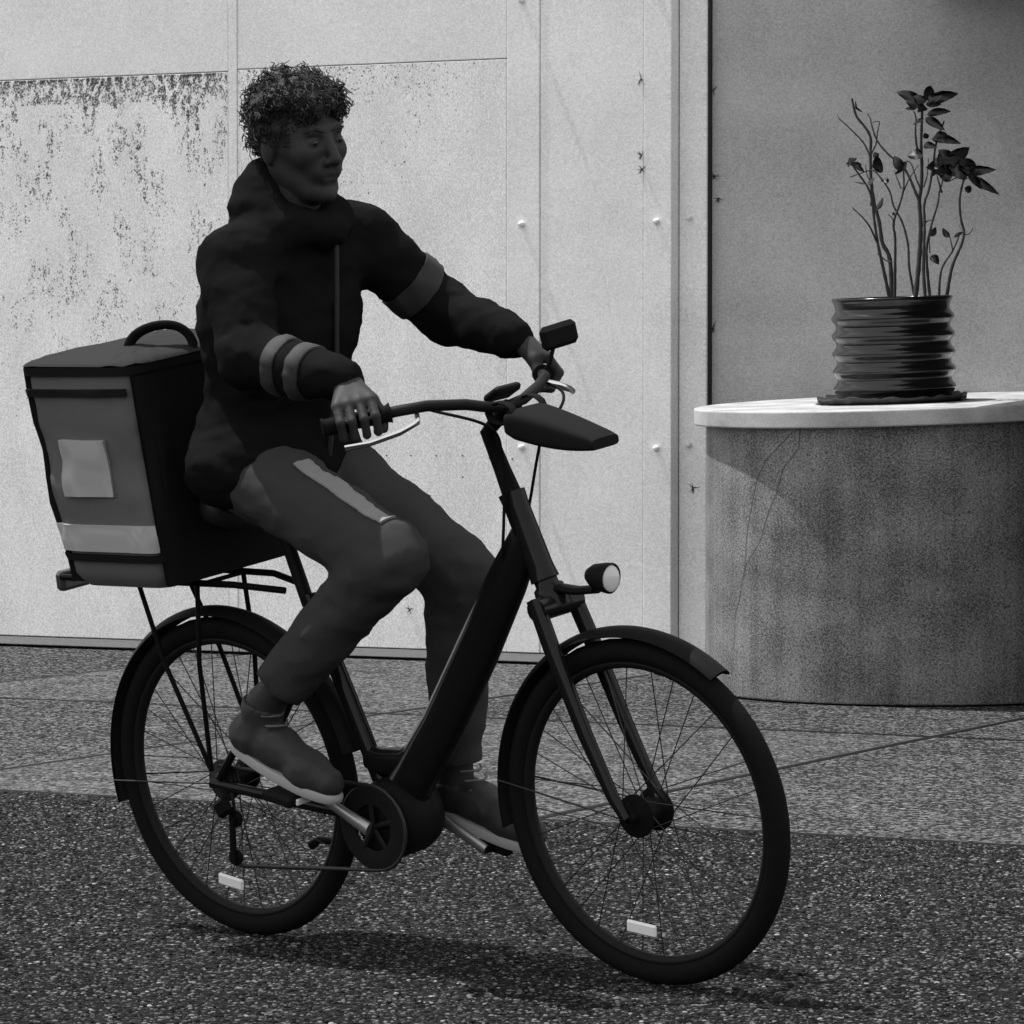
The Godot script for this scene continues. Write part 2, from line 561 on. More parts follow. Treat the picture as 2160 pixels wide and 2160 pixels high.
# ================================================================ WALLS
func sheet_mat(seed_: int, tries: int, dens) -> StandardMaterial3D:
	# painted sheet with mildew specks; u runs left to right, v from the top edge down
	var W := 1024; var H := 1024
	var patch := nbytes(noise(seed_ + 1, 0.007, 4), W, H, false)
	var clus := nbytes(noise(seed_ + 5, 0.035, 3), W, H, false)
	var big := nbytes(noise(seed_ + 3, 0.004, 3), W, H, false)
	var strk := noise(seed_ + 2, 0.05, 3)
	var v := PackedFloat32Array(); v.resize(W * H)
	var col := PackedFloat32Array(); col.resize(W)
	for x in W: col[x] = strk.get_noise_1d(x)
	for y in H:
		for x in W:
			var i := y * W + x
			v[i] = 0.74 + (big[i] - 128) * 0.0005 + (white_noise[(y >> 1) * 1024 + x / 3] - 128) * 0.0013
	var r := RandomNumberGenerator.new(); r.seed = seed_
	for k in tries:
		var x := r.randi_range(3, W - 4)
		var vv := pow(r.randf(), 1.6)
		var y := int(2 + vv * (H - 8))
		var i := y * W + x
		var p: float = dens.call(float(x) / W, float(y) / H)
		p *= pow(clampf((patch[i] - 112) / 75.0, 0.0, 1.0), 1.3) * clampf((clus[i] - 96) / 60.0, 0.02, 1.0) * clampf(0.75 + col[x] * 1.2, 0.15, 1.3)
		if vv < 0.045: p = maxf(p, 0.42 * clampf((clus[i] - 80) / 60.0, 0.05, 1.0) * dens.call(float(x) / W, 0.0))
		if r.randf() > p: continue
		var rx := r.randf_range(0.8, 3.0) * (1.4 if r.randf() < 0.12 else 1.0); var ry := r.randf_range(0.7, 2.0)
		var dk := r.randf_range(0.35, 1.0)
		for dy in range(-int(ry) - 1, int(ry) + 2):
			for dx in range(-int(rx) - 1, int(rx) + 2):
				var q := (dx / rx) * (dx / rx) + (dy / ry) * (dy / ry)
				if q < 1.0 + r.randf_range(-0.35, 0.25):
					var ii := clampi(y + dy, 0, H - 1) * W + clampi(x + dx, 0, W - 1)
					v[ii] = lerpf(v[ii], 0.045, dk)
	var b := PackedByteArray(); b.resize(W * H)
	for i in b.size(): b[i] = s8(v[i])
	var m := StandardMaterial3D.new()
	m.albedo_texture = tex(b, W, H); m.roughness = 0.75
	return m

func panel(parent: Node, called: String, a0: float, a1: float, y0: float, y1: float, z0: float, z1: float, m: Material, label := "", bev := 0.003) -> MeshInstance3D:
	var mb := MB.new()
	mb.bevel_box(V(a1 - a0, y1 - y0, z1 - z0), bev)
	return inst(called, mb.mesh(m), parent, Transform3D(Basis.IDENTITY, V((a0 + a1) * 0.5, (y0 + y1) * 0.5, (z0 + z1) * 0.5)), label)

func uv_panel(parent: Node, called: String, a0: float, a1: float, y0: float, y1: float, z0: float, z1: float, m: Material, label := ""):
	var o := panel(parent, called, a0, a1, y0, y1, z0, z1, m, label)
	# planar uv over the face
	var am: ArrayMesh = o.mesh
	var arr := am.surface_get_arrays(0)
	var vs: PackedVector3Array = arr[Mesh.ARRAY_VERTEX]
	var us := PackedVector2Array()
	for q in vs: us.append(Vector2(q.x / (a1 - a0) + 0.5, 0.5 - q.y / (y1 - y0)))
	arr[Mesh.ARRAY_TEX_UV] = us
	var nm := ArrayMesh.new(); nm.add_surface_from_arrays(Mesh.PRIMITIVE_TRIANGLES, arr); nm.surface_set_material(0, m)
	o.mesh = nm

func build_walls():
	var w := thing("clad_wall", "white painted sheet wall with battens and mildew stains behind the cyclist", "wall", wall_xf)
	var z := 0.115
	var top := 6.0
	var dark := mat(0.03, 0.95)
	# carcass behind the sheets
	panel(w, "backing", -7.0, -0.012, 0.012, top, -0.25, z - 0.016, dark)
	panel(w, "backing", -0.012, 0.1285, 0.012, top, -0.25, 0.034, dark)  # bare dark edge beside the batten, shade put into its colour
	var g := 0.004
	# upper and lower sheets
	var ml := sheet_mat(101, 130000, func(u, v): return pow(clampf(1.0 - v / 0.62, 0.0, 1.0), 0.7))
	var mr := sheet_mat(131, 26000, func(u, v): return pow(clampf(1.0 - v / 0.30, 0.0, 1.0), 0.8) * clampf(1.1 - u * 1.2, 0.0, 1.0))
	uv_panel(w, "sheet", -3.50, -2.156, 0.052, 2.568, z - 0.014, z, ml, "mildewed lower sheet left of the cyclist's head")
	uv_panel(w, "sheet", -2.108, -0.772 - g, 0.052, 2.575, z - 0.014, z, mr, "lower sheet behind the cyclist")
	panel(w, "sheet", -3.50, -2.156, 2.571, top, z - 0.014, z, wall_mat)
	panel(w, "sheet", -2.108, -0.772 - g, 2.578, top, z - 0.014, z, wall_mat)
	panel(w, "batten", -2.156 + g * 0.5, -2.108 - g * 0.5, 0.052, top, z - 0.014, z + 0.0015, wall_mat)
	uv_panel(w, "sheet", -4.90, -3.502, 0.052, 2.568, z - 0.014, z, ml)
	panel(w, "sheet", -4.90, -3.502, 2.571, top, z - 0.014, z, wall_mat)
	panel(w, "sheet", -7.0, -4.904, 0.052, top, z - 0.014, z, wall_mat)
	panel(w, "batten", -0.772, -0.617, 0.052, top, z - 0.014, z + 0.004, wall_mat)
	panel(w, "sheet", -0.617 + g * 0.6, -0.132, 0.052, top, z - 0.014, z, wall_mat)
	panel(w, "batten", -0.130 + g * 0.4, 0.0, 0.040, top, z - 0.075, z + 0.004, wall_mat, "batten at the step in the wall")
	panel(w, "batten", 0.004, 0.130, 0.030, top, 0.0355, 0.05, wall_mat, "set back batten beside the rendered wall")
	# skirting below the sheets
	var sk := mat(0.42, 0.85)
	sk.uv1_triplanar = true; sk.normal_enabled = true; sk.normal_texture = grain_nrm; sk.uv1_scale = Vector3.ONE * 3.0
	panel(w, "skirting", -7.0, -2.11, 0.012, 0.047, 0.06, z - 0.004, sk)
	panel(w, "skirting", -2.106, -0.134, 0.012, 0.047, 0.06, z - 0.004, sk)
	# bolts
	var bm := MB.new()
	var prof := [Vector2(0.0001, 0.020), Vector2(0.007, 0.0195), Vector2(0.0105, 0.017), Vector2(0.0122, 0.012), Vector2(0.0125, 0.0)]
	bm.lathe(prof, 14)
	var bolt_mesh := bm.mesh(mat(0.7, 0.5))
	var rot := Basis(V(1, 0, 0), PI / 2)
	var sc := Basis.from_scale(V(1, 1.2, 1))
	for c in [[-0.698, z + 0.004], [-0.065, z + 0.004], [0.053, 0.05]]:
		for y in [-0.03, 0.925, 1.872, 2.82, 3.77]:
			if y > 0: inst("bolt", bolt_mesh, w, Transform3D(rot * sc, V(c[0], y + (0.016 if c[0] > 0 else 0.0), c[1])))
	var smb := MB.new(); smb.lathe([Vector2(0.0001, 0.003), Vector2(0.003, 0.0025), Vector2(0.0042, 0.0)], 8)
	var screw := smb.mesh(mat(0.05, 0.6))
	for q in [[-1.239, 0.886], [-1.115, 0.886], [-0.987, 0.888], [-0.857, 0.878], [-0.745, 0.876], [-0.987, 0.796], [-1.36, 0.886]]:
		inst("screw", screw, w, Transform3D(rot, V(q[0], q[1], z + (0.004 if q[0] > -0.772 else 0.0))))
	# cobwebs and dirt caught in the joints
	var cbm := mat(0.03, 1.0)
	var cr2 := RandomNumberGenerator.new(); cr2.seed = 8
	for q in [[-0.137, 2.15, z + 0.003], [-0.136, 2.09, z + 0.003], [-0.14, 2.47, z + 0.003], [0.140, 2.06, 0.004], [0.165, 1.97, 0.004], [0.139, 1.43, 0.004], [0.139, 2.42, 0.004], [-1.245, 0.22, z + 0.003], [0.07, 0.76, 0.052]]:
		var wb := MB.new()
		for k in 7:
			var p0 := V(q[0], q[1], q[2]); var pts := PackedVector3Array([p0])
			var dr := V(cr2.randf_range(-1, 1), cr2.randf_range(-1.2, 0.8), cr2.randf_range(0.0, 0.25)).normalized()
			for t in 3:
				p0 += dr * cr2.randf_range(0.004, 0.012); dr = (dr + V(cr2.randf_range(-0.6, 0.6), cr2.randf_range(-0.6, 0.6), 0)).normalized()
				pts.append(p0)
			wb.tube(pts, [0.0022, 0.0016, 0.001, 0.0006], 4, false)
		part("cobweb", wb, cbm, w)
	# rendered wall on the right
	var rw := thing("rendered_wall", "smooth grey rendered wall behind the potted plant", "wall", wall_xf)
	var rb := nbytes(noise(13, 0.008, 4), 1024, 1024)
	for i in rb.size(): rb[i] = s8(0.38 + (rb[i] - 128) * 0.0005 + (white_noise[i] - 128) * 0.0009)
	panel(rw, "wall_face", 0.131, 8.0, 0.0, top, -0.3, 0.0, tri_mat(tex(rb, 1024, 1024), 4.0, 0.85))
	# added wall and overhead slab, out of view, to darken the right side
	var cw := thing("added_shade_wing", "added unseen dark wall and overhead slab shading the right side", "shade_blocker", wall_xf)
	var ww := panel(cw, "added_shade_wall", -0.15, 0.15, 0.0, 2.81, -2.0, 2.0, mat(0.05, 0.9))
	ww.transform = Transform3D(Basis(V(0, 1, 0), 0.40), V(2.66, 1.405, 1.86))      # splayed to shade the rendered wall and drum
	panel(cw, "added_shade_slab", 1.12, 8.0, 2.82, 3.05, 0.003, 1.55, mat(0.05, 0.9))

# ================================================================ PLANTER
var disc_xf: Transform3D
func build_planter():
	var cxz := V(1.545, 0, -15.99)
	var R := 0.79
	var sa := 0.036; var sb := -0.028     # the top is not quite level: it rises to the right and to the back
	var h0 := 1.128
	var W := 2048; var H := 512
	var pat := nbytes(noise(41, 0.006, 4), W, H)
	var fin := nbytes(noise(42, 0.2, 2), W, H)
	var cols := noise(43, 0.02, 3)
	var b := PackedByteArray(); b.resize(W * H)
	for y in H:
		for x in W:
			var i := y * W + x
			var v: float = 0.145 + (pat[i] - 128) * 0.0005 + (fin[i] - 128) * 0.0008 + (white_noise[i & 1048575] - 128) * 0.0009
			v += cols.get_noise_2d(x * 1.4, y * 0.02) * 0.045
			if fin[i] < 40: v -= 0.10
			b[i] = s8(maxf(v, 0.03))
	var rr := RandomNumberGenerator.new(); rr.seed = 77
	for k in 420:      # air holes in the concrete
		var px := rr.randi_range(4, W - 5); var py := rr.randi_range(4, H - 5)
		var rad := rr.randi_range(1, 2)
		for dy in range(-rad, rad + 1):
			for dx in range(-rad, rad + 1):
				if dx * dx + dy * dy <= rad * rad + 0.3: b[(py + dy) * W + px + dx] = s8(0.05)
	# two hairline cracks
	var cr := [[[640, 60], [630, 190], [545, 310], [510, 450], [465, 570], [420, 740], [350, 870], [330, 960], [310, 1090], [290, 1170], [280, 1400]],
		[[590, 100], [460, 250], [410, 350], [385, 480], [355, 650], [348, 740], [335, 950]]]
	for ln in cr:
		for j in ln.size() - 1:
			for t in 300:
				var f := t / 300.0
				var qx: float = 1440 + lerpf(ln[j][0], ln[j + 1][0], f) / 2.84 + sin(t * 0.21 + j) * 0.5
				var qy: float = 880 + lerpf(ln[j][1], ln[j + 1][1], f) / 2.84
				var ang := asin(clampf((qx - 1920.0) / 429.0, -1, 1))       # 0 = towards the camera
				var u := fposmod(0.75 - ang / TAU, 1.0)                      # uv of the side below
				var vv := (qy - 905.0) / (1470.0 - 905.0)
				var px := int(u * W); var py := int(clampf(vv, 0, 1) * (H - 1))
				for dx in 2: b[py * W + posmod(px + dx, W)] = s8(0.05)
	var cm := StandardMaterial3D.new(); cm.albedo_texture = tex(b, W, H); cm.roughness = 0.85
	var p := thing("round_counter", "round concrete drum with a white disc top carrying the potted plant", "counter", Transform3D(Basis.IDENTITY, cxz))
	var mb := MB.new()
	var segs := 128
	var rows := [0.006, 0.012, 0.3, 0.6, 0.9, 1.0]
	var base := []
	for r in rows.size():
		base.append(mb.v.size())
		for k in segs + 1:
			# uv.x = k / segs ; angle measured so that u = 0.75 faces the camera
			var t := TAU * (0.75 - float(k) / segs) + PI / 2
			var x := sin(TAU * (0.75 - float(k) / segs)) * R; var zz := cos(TAU * (0.75 - float(k) / segs)) * R
			if r == 0: x *= 0.992; zz *= 0.992
			var topy := h0 - 0.0635 + sa * x + sb * zz
			mb.p(V(x, topy * rows[r], zz), Vector2(float(k) / segs, 1.0 - rows[r]))
	for r in rows.size() - 1:
		for k in segs:
			mb.quad(base[r] + k, base[r + 1] + k, base[r + 1] + k + 1, base[r] + k + 1)
	part("drum", mb, cm, p)
	# disc top
	var up := V(-sa, 1, -sb).normalized()
	var xx := V(1, sa, 0); xx = (xx - up * xx.dot(up)).normalized()
	disc_xf = Transform3D(Basis(xx, up, xx.cross(up)), cxz + V(0, h0, 0))
	var dm := MB.new()
	var pr := [Vector2(0.0001, -0.063), Vector2(0.834, -0.063), Vector2(0.838, -0.061), Vector2(0.840, -0.057), Vector2(0.840, -0.006), Vector2(0.8385, -0.002), Vector2(0.834, 0.0), Vector2(0.0001, 0.0)]
	for j in pr.size() - 1: dm.lathe([pr[j], pr[j + 1]], 160)
	var db := nbytes(noise(51, 0.01, 4), 512, 512)
	for i in db.size(): db[i] = s8(0.36 + (db[i] - 128) * 0.0012 + (white_noise[i] - 128) * 0.0008)
	var dmat := tri_mat(tex(db, 512, 512), 1.2, 0.55)
	var o := part("disc_top", dm, dmat, p)
	o.transform = Transform3D(disc_xf.basis, V(0, h0, 0))

# ================================================================ POT AND PLANT
func build_pot_and_plant():
	var base := disc_xf * V(-0.075, 0.0, 0.05)
	var bx := Transform3D(disc_xf.basis, base)
	# saucer
	var tr := thing("plant_saucer", "crumpled dark plastic saucer under the ribbed pot", "saucer", bx)
	var ph := noise(61, 1.0, 2)
	var wob := func(q: Vector3) -> Vector3:
		var a := atan2(q.z, q.x)
		var r := Vector2(q.x, q.z).length()
		var n := ph.get_noise_2d(cos(a) * 3.0, sin(a) * 3.0)
		var e := 1.0 + 0.05 * n * r / 0.28
		return V(q.x * e, q.y * (1.0 + 0.35 * n * clampf(r / 0.28, 0, 1)), q.z * e)
	var mb := MB.new()
	mb.lathe([Vector2(0.0001, 0.004), Vector2(0.26, 0.004), Vector2(0.282, 0.007), Vector2(0.286, 0.026), Vector2(0.281, 0.027), Vector2(0.272, 0.012), Vector2(0.0001, 0.010)], 96, Transform3D.IDENTITY, wob)
	part("dish", mb, mat(0.03, 0.5), tr)
	mb = MB.new()
	var wob2 := func(q: Vector3) -> Vector3:
		var a := atan2(q.z, q.x); var r := Vector2(q.x, q.z).length()
		var n := ph.get_noise_2d(cos(a) * 9.0 + 20.0, sin(a) * 9.0)
		var e := 1.0 + 0.06 * n * r / 0.29
		return V(q.x * e, q.y + 0.002 * n * r / 0.29, q.z * e)
	mb.lathe([Vector2(0.0001, 0.0005), Vector2(0.2, 0.0008), Vector2(0.285, 0.003), Vector2(0.296, 0.0045), Vector2(0.283, 0.0035)], 120, Transform3D.IDENTITY, wob2)
	part("plastic_liner", mb, mat(0.08, 0.25), tr)
	# pot
	var pot := thing("plant_pot", "dark glossy ribbed pot on the white disc top", "plant pot", bx.translated_local(V(0.012, 0.010, 0)))
	var prof := []
	prof.append(Vector2(0.0001, 0.0)); prof.append(Vector2(0.205, 0.0)); prof.append(Vector2(0.222, 0.004))
	var n := 120
	for i in n + 1:
		var y := 0.006 + 0.372 * i / n
		var s := 0.5 - 0.5 * cos(TAU * (y - 0.012) / 0.068)
		var amp := 0.017 if y < 0.352 else 0.008
		prof.append(Vector2(0.221 + amp * pow(s, 1.2), y))
	prof.append(Vector2(0.232, 0.384)); prof.append(Vector2(0.234, 0.392)); prof.append(Vector2(0.231, 0.396))
	prof.append(Vector2(0.222, 0.396)); prof.append(Vector2(0.219, 0.390)); prof.append(Vector2(0.215, 0.33)); prof.append(Vector2(0.21, 0.30))
	mb = MB.new(); mb.lathe(prof, 96)
	var pm := mat(0.004, 0.2); pm.metallic_specular = 0.4; pm.clearcoat_enabled = true; pm.clearcoat = 0.4; pm.clearcoat_roughness = 0.15
	part("pot_wall", mb, pm, pot)
	mb = MB.new()
	mb.lathe([Vector2(0.0001, 0.352), Vector2(0.10, 0.350), Vector2(0.18, 0.346), Vector2(0.214, 0.338)], 48, Transform3D.IDENTITY, func(q):
		return q + V(0, 0.012 * ph.get_noise_2d(q.x * 40, q.z * 40), 0))
	part("soil", mb, mat(0.02, 1.0), pot)
	# plant: stems traced as branching shoots that spread through the pot's depth
	var pl := thing("potted_plant", "leggy half-bare shrub with dark pointed leaves in the ribbed pot", "plant", bx.translated_local(V(0.012, 0.010, 0)))
	var stem_m := mat(0.035, 0.8); var leaf_m := mat(0.022, 0.4)
	leaf_m.backlight_enabled = true; leaf_m.backlight = grey(0.012)
	var leaf_pale := mat(0.16, 0.45)
	var S := 4.6; var k := 16.0 / 8693.0
	var conv := func(zx: float, zy: float, dz: float) -> Vector3:
		var px := 1700.0 + zx / S; var py := 160.0 + zy / S
		return V((px - 1880.0) * k, (845.0 - py) * k, dz)
	var sh := [
		[0.05, 0.16, 0.0062, [[800, 2230], [745, 1932], [690, 1660], [655, 1400], [640, 1250], [600, 1110], [500, 960], [440, 870]]],
		[0.09, 0.20, 0.0036, [[672, 1620], [610, 1490], [540, 1400], [430, 1295]]],
		[-0.05, -0.12, 0.0078, [[835, 2230], [830, 1800], [765, 1640], [740, 1430], [700, 1250], [680, 1050], [680, 800], [690, 620], [640, 510], [560, 400], [525, 230]]],
		[-0.09, -0.16, 0.0036, [[675, 790], [620, 660], [500, 520], [395, 410], [390, 375]]],
		[-0.09, -0.04, 0.0028, [[690, 770], [735, 680], [752, 560], [768, 470], [700, 475]]],
		[0.0, 0.1, 0.0055, [[850, 2230], [870, 1600], [855, 1450], [930, 1230], [955, 1100], [950, 940]]],
		[-0.02, -0.1, 0.0045, [[1060, 2230], [1010, 1900], [1005, 1660], [960, 1450], [880, 1280], [850, 1140], [740, 970], [690, 930], [600, 950], [480, 990]]],
		[0.03, -0.06, 0.0048, [[1112, 1260], [1060, 1110], [1010, 980], [940, 870], [850, 800], [740, 660], [695, 520], [680, 430], [660, 390]]],
		[0.02, 0.0, 0.0085, [[1040, 2230], [1090, 1850], [1120, 1500], [1115, 1250], [1140, 1100], [1150, 900], [1150, 700], [1165, 480], [1175, 300]]],
		[0.0, 0.05, 0.0042, [[1148, 820], [1110, 740], [1095, 600], [1100, 450], [1080, 390]]],
		[0.08, 0.02, 0.006, [[1130, 2230], [1120, 1900], [1145, 1500], [1150, 1280], [1200, 1150], [1250, 930], [1290, 700], [1375, 490]]],
		[-0.06, -0.14, 0.0055, [[1210, 2230], [1190, 1750], [1250, 1480], [1320, 1280], [1345, 1150], [1380, 1060], [1400, 900]]],
		[0.10, 0.15, 0.0046, [[1250, 2230], [1280, 1920], [1390, 1740], [1450, 1600]]],
		[0.14, 0.19, 0.0024, [[1390, 1740], [1365, 1640], [1340, 1590]]],
		[0.05, 0.02, 0.0062, [[1330, 2230], [1400, 1900], [1500, 1680], [1530, 1560], [1505, 1440], [1500, 1250], [1540, 1080], [1580, 1010]]],
		[-0.03, 0.06, 0.0035, [[1345, 1170], [1310, 1080], [1280, 1010]]],
		[0.0, 0.04, 0.003, [[1560, 1060], [1480, 1040], [1400, 1075]]],
		[0.02, 0.08, 0.003, [[1130, 1130], [1090, 1050], [1040, 900], [990, 860]]],
		[0.05, 0.09, 0.0026, [[1150, 1120], [1185, 1000], [1195, 850]]],
		[0.06, 0.12, 0.0026, [[960, 1140], [1010, 1030], [1090, 910]]],
		[0.0, -0.05, 0.003, [[945, 1120], [910, 1000], [900, 940]]],
		[0.02, 0.06, 0.0026, [[1140, 1490], [1180, 1445], [1240, 1432]]],
		[0.06, 0.1, 0.0024, [[860, 1470], [830, 1400], [790, 1370]]],
		[0.04, 0.07, 0.0024, [[1195, 1750], [1190, 1640], [1200, 1580]]],
		[0.03, 0.06, 0.0035, [[700, 1740], [760, 1800], [830, 1830]]],
		[0.05, 0.12, 0.0028, [[640, 1280], [640, 1080], [600, 980], [585, 885]]],
		[0.06, 0.02, 0.0022, [[1530, 1570], [1500, 1530], [1490, 1495]]],
		[0.06, 0.1, 0.0022, [[1530, 1590], [1570, 1580], [1600, 1525]]]]
	for q in sh:
		var pts := PackedVector3Array(); var rad := []
		var L: int = q[3].size()
		# smooth the traced line
		var cv := Curve3D.new()
		for j in L:
			cv.add_point(conv.call(q[3][j][0], q[3][j][1], lerpf(q[0], q[1], float(j) / (L - 1))))
		for j in range(1, L - 1):
			var tg := (cv.get_point_position(j + 1) - cv.get_point_position(j - 1)) * 0.16
			cv.set_point_in(j, -tg); cv.set_point_out(j, tg)
		var NS := L * 4
		var blen := cv.get_baked_length()
		for j in NS + 1:
			var f := float(j) / NS
			pts.append(cv.sample_baked(f * blen, true))
			rad.append(1.25 * q[2] * (1.0 - 0.55 * f) * (1.0 + 0.12 * sin(j * 2.3)))
		mb = MB.new(); mb.tube(pts, rad, 7)
		part("stem", mb, stem_m, pl)
	# leaves: [base, tip, width, depth, pale]
	var lv := [
		[1165, 300, 930, 180, 0.26, 0.02, 0], [1190, 290, 1268, 138, 0.40, 0.03, 0], [1230, 310, 1535, 212, 0.24, -0.03, 0],
		[1150, 330, 1005, 290, 0.45, 0.07, 0], [1200, 430, 1432, 395, 0.22, 0.06, 0], [1195, 455, 1372, 575, 0.26, 0.02, 0],
		[1180, 330, 1330, 330, 0.25, 0.10, 0], [1130, 350, 1010, 350, 0.2, -0.05, 1], [1170, 470, 1055, 520, 0.2, 0.06, 1],
		[1240, 660, 1515, 705, 0.22, 0.05, 0], [1180, 640, 1240, 610, 0.5, -0.03, 0], [1165, 720, 1290, 740, 0.3, 0.04, 0],
		[1150, 830, 1010, 800, 0.5, 0.06, 0], [1170, 830, 1060, 770, 0.35, -0.04, 0],
		[1370, 880, 1602, 740, 0.36, 0.06, 0], [1400, 920, 1645, 890, 0.34, 0.02, 0], [1540, 1000, 1860, 960, 0.2, 0.0, 0],
		[1580, 1020, 1870, 1200, 0.16, 0.06, 0], [1560, 1020, 1705, 1150, 0.24, 0.1, 0], [1300, 960, 1450, 1010, 0.5, 0.03, 0],
		[1390, 900, 1270, 860, 0.5, -0.05, 0], [1400, 960, 1330, 760, 0.4, -0.02, 0], [1500, 960, 1640, 960, 0.34, 0.12, 0],
		[1260, 900, 1170, 930, 0.5, 0.05, 0], [1280, 1000, 1230, 940, 0.6, 0.02, 0], [1420, 1030, 1330, 1040, 0.5, 0.08, 0],
		[1540, 1140, 1615, 1165, 0.45, 0.06, 0], [1400, 930, 1560, 1050, 0.4, 0.09, 0],
		[1330, 900, 1480, 830, 0.5, 0.1, 0], [1420, 870, 1300, 760, 0.45, 0.05, 0], [1450, 930, 1580, 1000, 0.5, 0.0, 0], [1350, 950, 1240, 990, 0.5, 0.1, 0], [1480, 900, 1650, 920, 0.4, 0.12, 0], [1190, 310, 1080, 240, 0.4, 0.1, 0], [1200, 320, 1330, 250, 0.35, 0.12, 0], [1180, 350, 1090, 400, 0.4, 0.1, 0], [1260, 650, 1380, 610, 0.4, 0.1, 0],
		[690, 900, 800, 860, 0.75, -0.08, 0], [700, 810, 760, 770, 0.5, -0.06, 0], [940, 950, 870, 800, 0.4, 0.08, 0], [950, 900, 865, 985, 0.28, 0.1, 0], [955, 930, 990, 860, 0.4, 0.04, 0],
		[440, 870, 410, 815, 0.6, 0.16, 1], [450, 860, 550, 885, 0.26, 0.15, 0], [470, 900, 560, 955, 0.3, 0.18, 0], [455, 850, 430, 880, 0.7, 0.15, 0],
		[680, 1320, 745, 1195, 0.24, 0.10, 1], [600, 1080, 660, 1010, 0.2, 0.14, 1], [590, 1080, 460, 1040, 0.08, 0.15, 1],
		[1190, 1590, 1250, 1500, 0.42, 0.08, 0], [1350, 1610, 1285, 1510, 0.34, 0.18, 0], [1400, 1610, 1490, 1555, 0.22, 0.16, 0],
		[1200, 1780, 1275, 1860, 0.5, 0.04, 0], [840, 1070, 800, 1020, 0.45, -0.1, 0], [860, 1370, 830, 1365, 0.7, 0.08, 0], [560, 330, 585, 310, 0.8, -0.13, 0]]
	for q in lv:
		var a: Vector3 = conv.call(q[0], q[1], q[5]); var e: Vector3 = conv.call(q[2], q[3], q[5] + rng.randf_range(-0.04, 0.05))
		mb = MB.new()
		leaf(mb, a, e, 1.55 * q[4] * (e - a).length(), rng.randf_range(-0.5, 0.5))
		part("leaf", mb, leaf_pale if q[6] == 1 else leaf_m, pl)

func leaf(mb: MB, a: Vector3, e: Vector3, w: float, roll: float):
	var d := e - a
	var L := d.length(); d /= L
	var side := d.cross(V(0, 0, 1)).normalized()
	var nr := side.cross(d)
	side = (side * cos(roll) + nr * sin(roll)).normalized(); nr = side.cross(d)
	var rows := []
	var N := 9
	for i in N + 1:
		var t := float(i) / N
		var ww := w * 0.5 * pow(sin(PI * pow(t, 0.75)), 0.8) * (1.0 + 0.14 * sin(i * 3.1))
		if i == 0 or i == N: ww = 0.0006
		var c := a + d * L * t + nr * (L * 0.10 * sin(PI * t)) + V(0, -L * 0.05 * t * t, 0)
		rows.append(PackedVector3Array([c - side * ww + nr * ww * 0.35, c, c + side * ww + nr * ww * 0.3, c - nr * 0.0007]))
	mb.loft(rows, true)

# ================================================================ BICYCLE
func arc_pts(c: Vector3, r: float, a0: float, a1: float, n: int) -> PackedVector3Array:
	var p := PackedVector3Array()
	for i in n + 1:
		var a := deg_to_rad(lerpf(a0, a1, float(i) / n))
		p.append(c + V(cos(a) * r, sin(a) * r, 0))
	return p

func fender(c: Vector3, r: float, a0: float, a1: float, w: float) -> MB:
	var mb := MB.new(); var rows := []
	for i in 49:
		var a := deg_to_rad(lerpf(a0, a1, i / 48.0))
		var d := V(cos(a), sin(a), 0)
		var row := PackedVector3Array()
		for k in 9:
			var t := -1.0 + k / 4.0
			row.append(c + d * (r - 0.016 * t * t) + V(0, 0, w * 0.5 * t))
		for k in 9:
			var t := 1.0 - k / 4.0
			row.append(c + d * (r - 0.0025 - 0.016 * t * t) + V(0, 0, w * 0.5 * t * 0.96))
		rows.append(row)
	mb.loft(rows, true, true, true)
	return mb

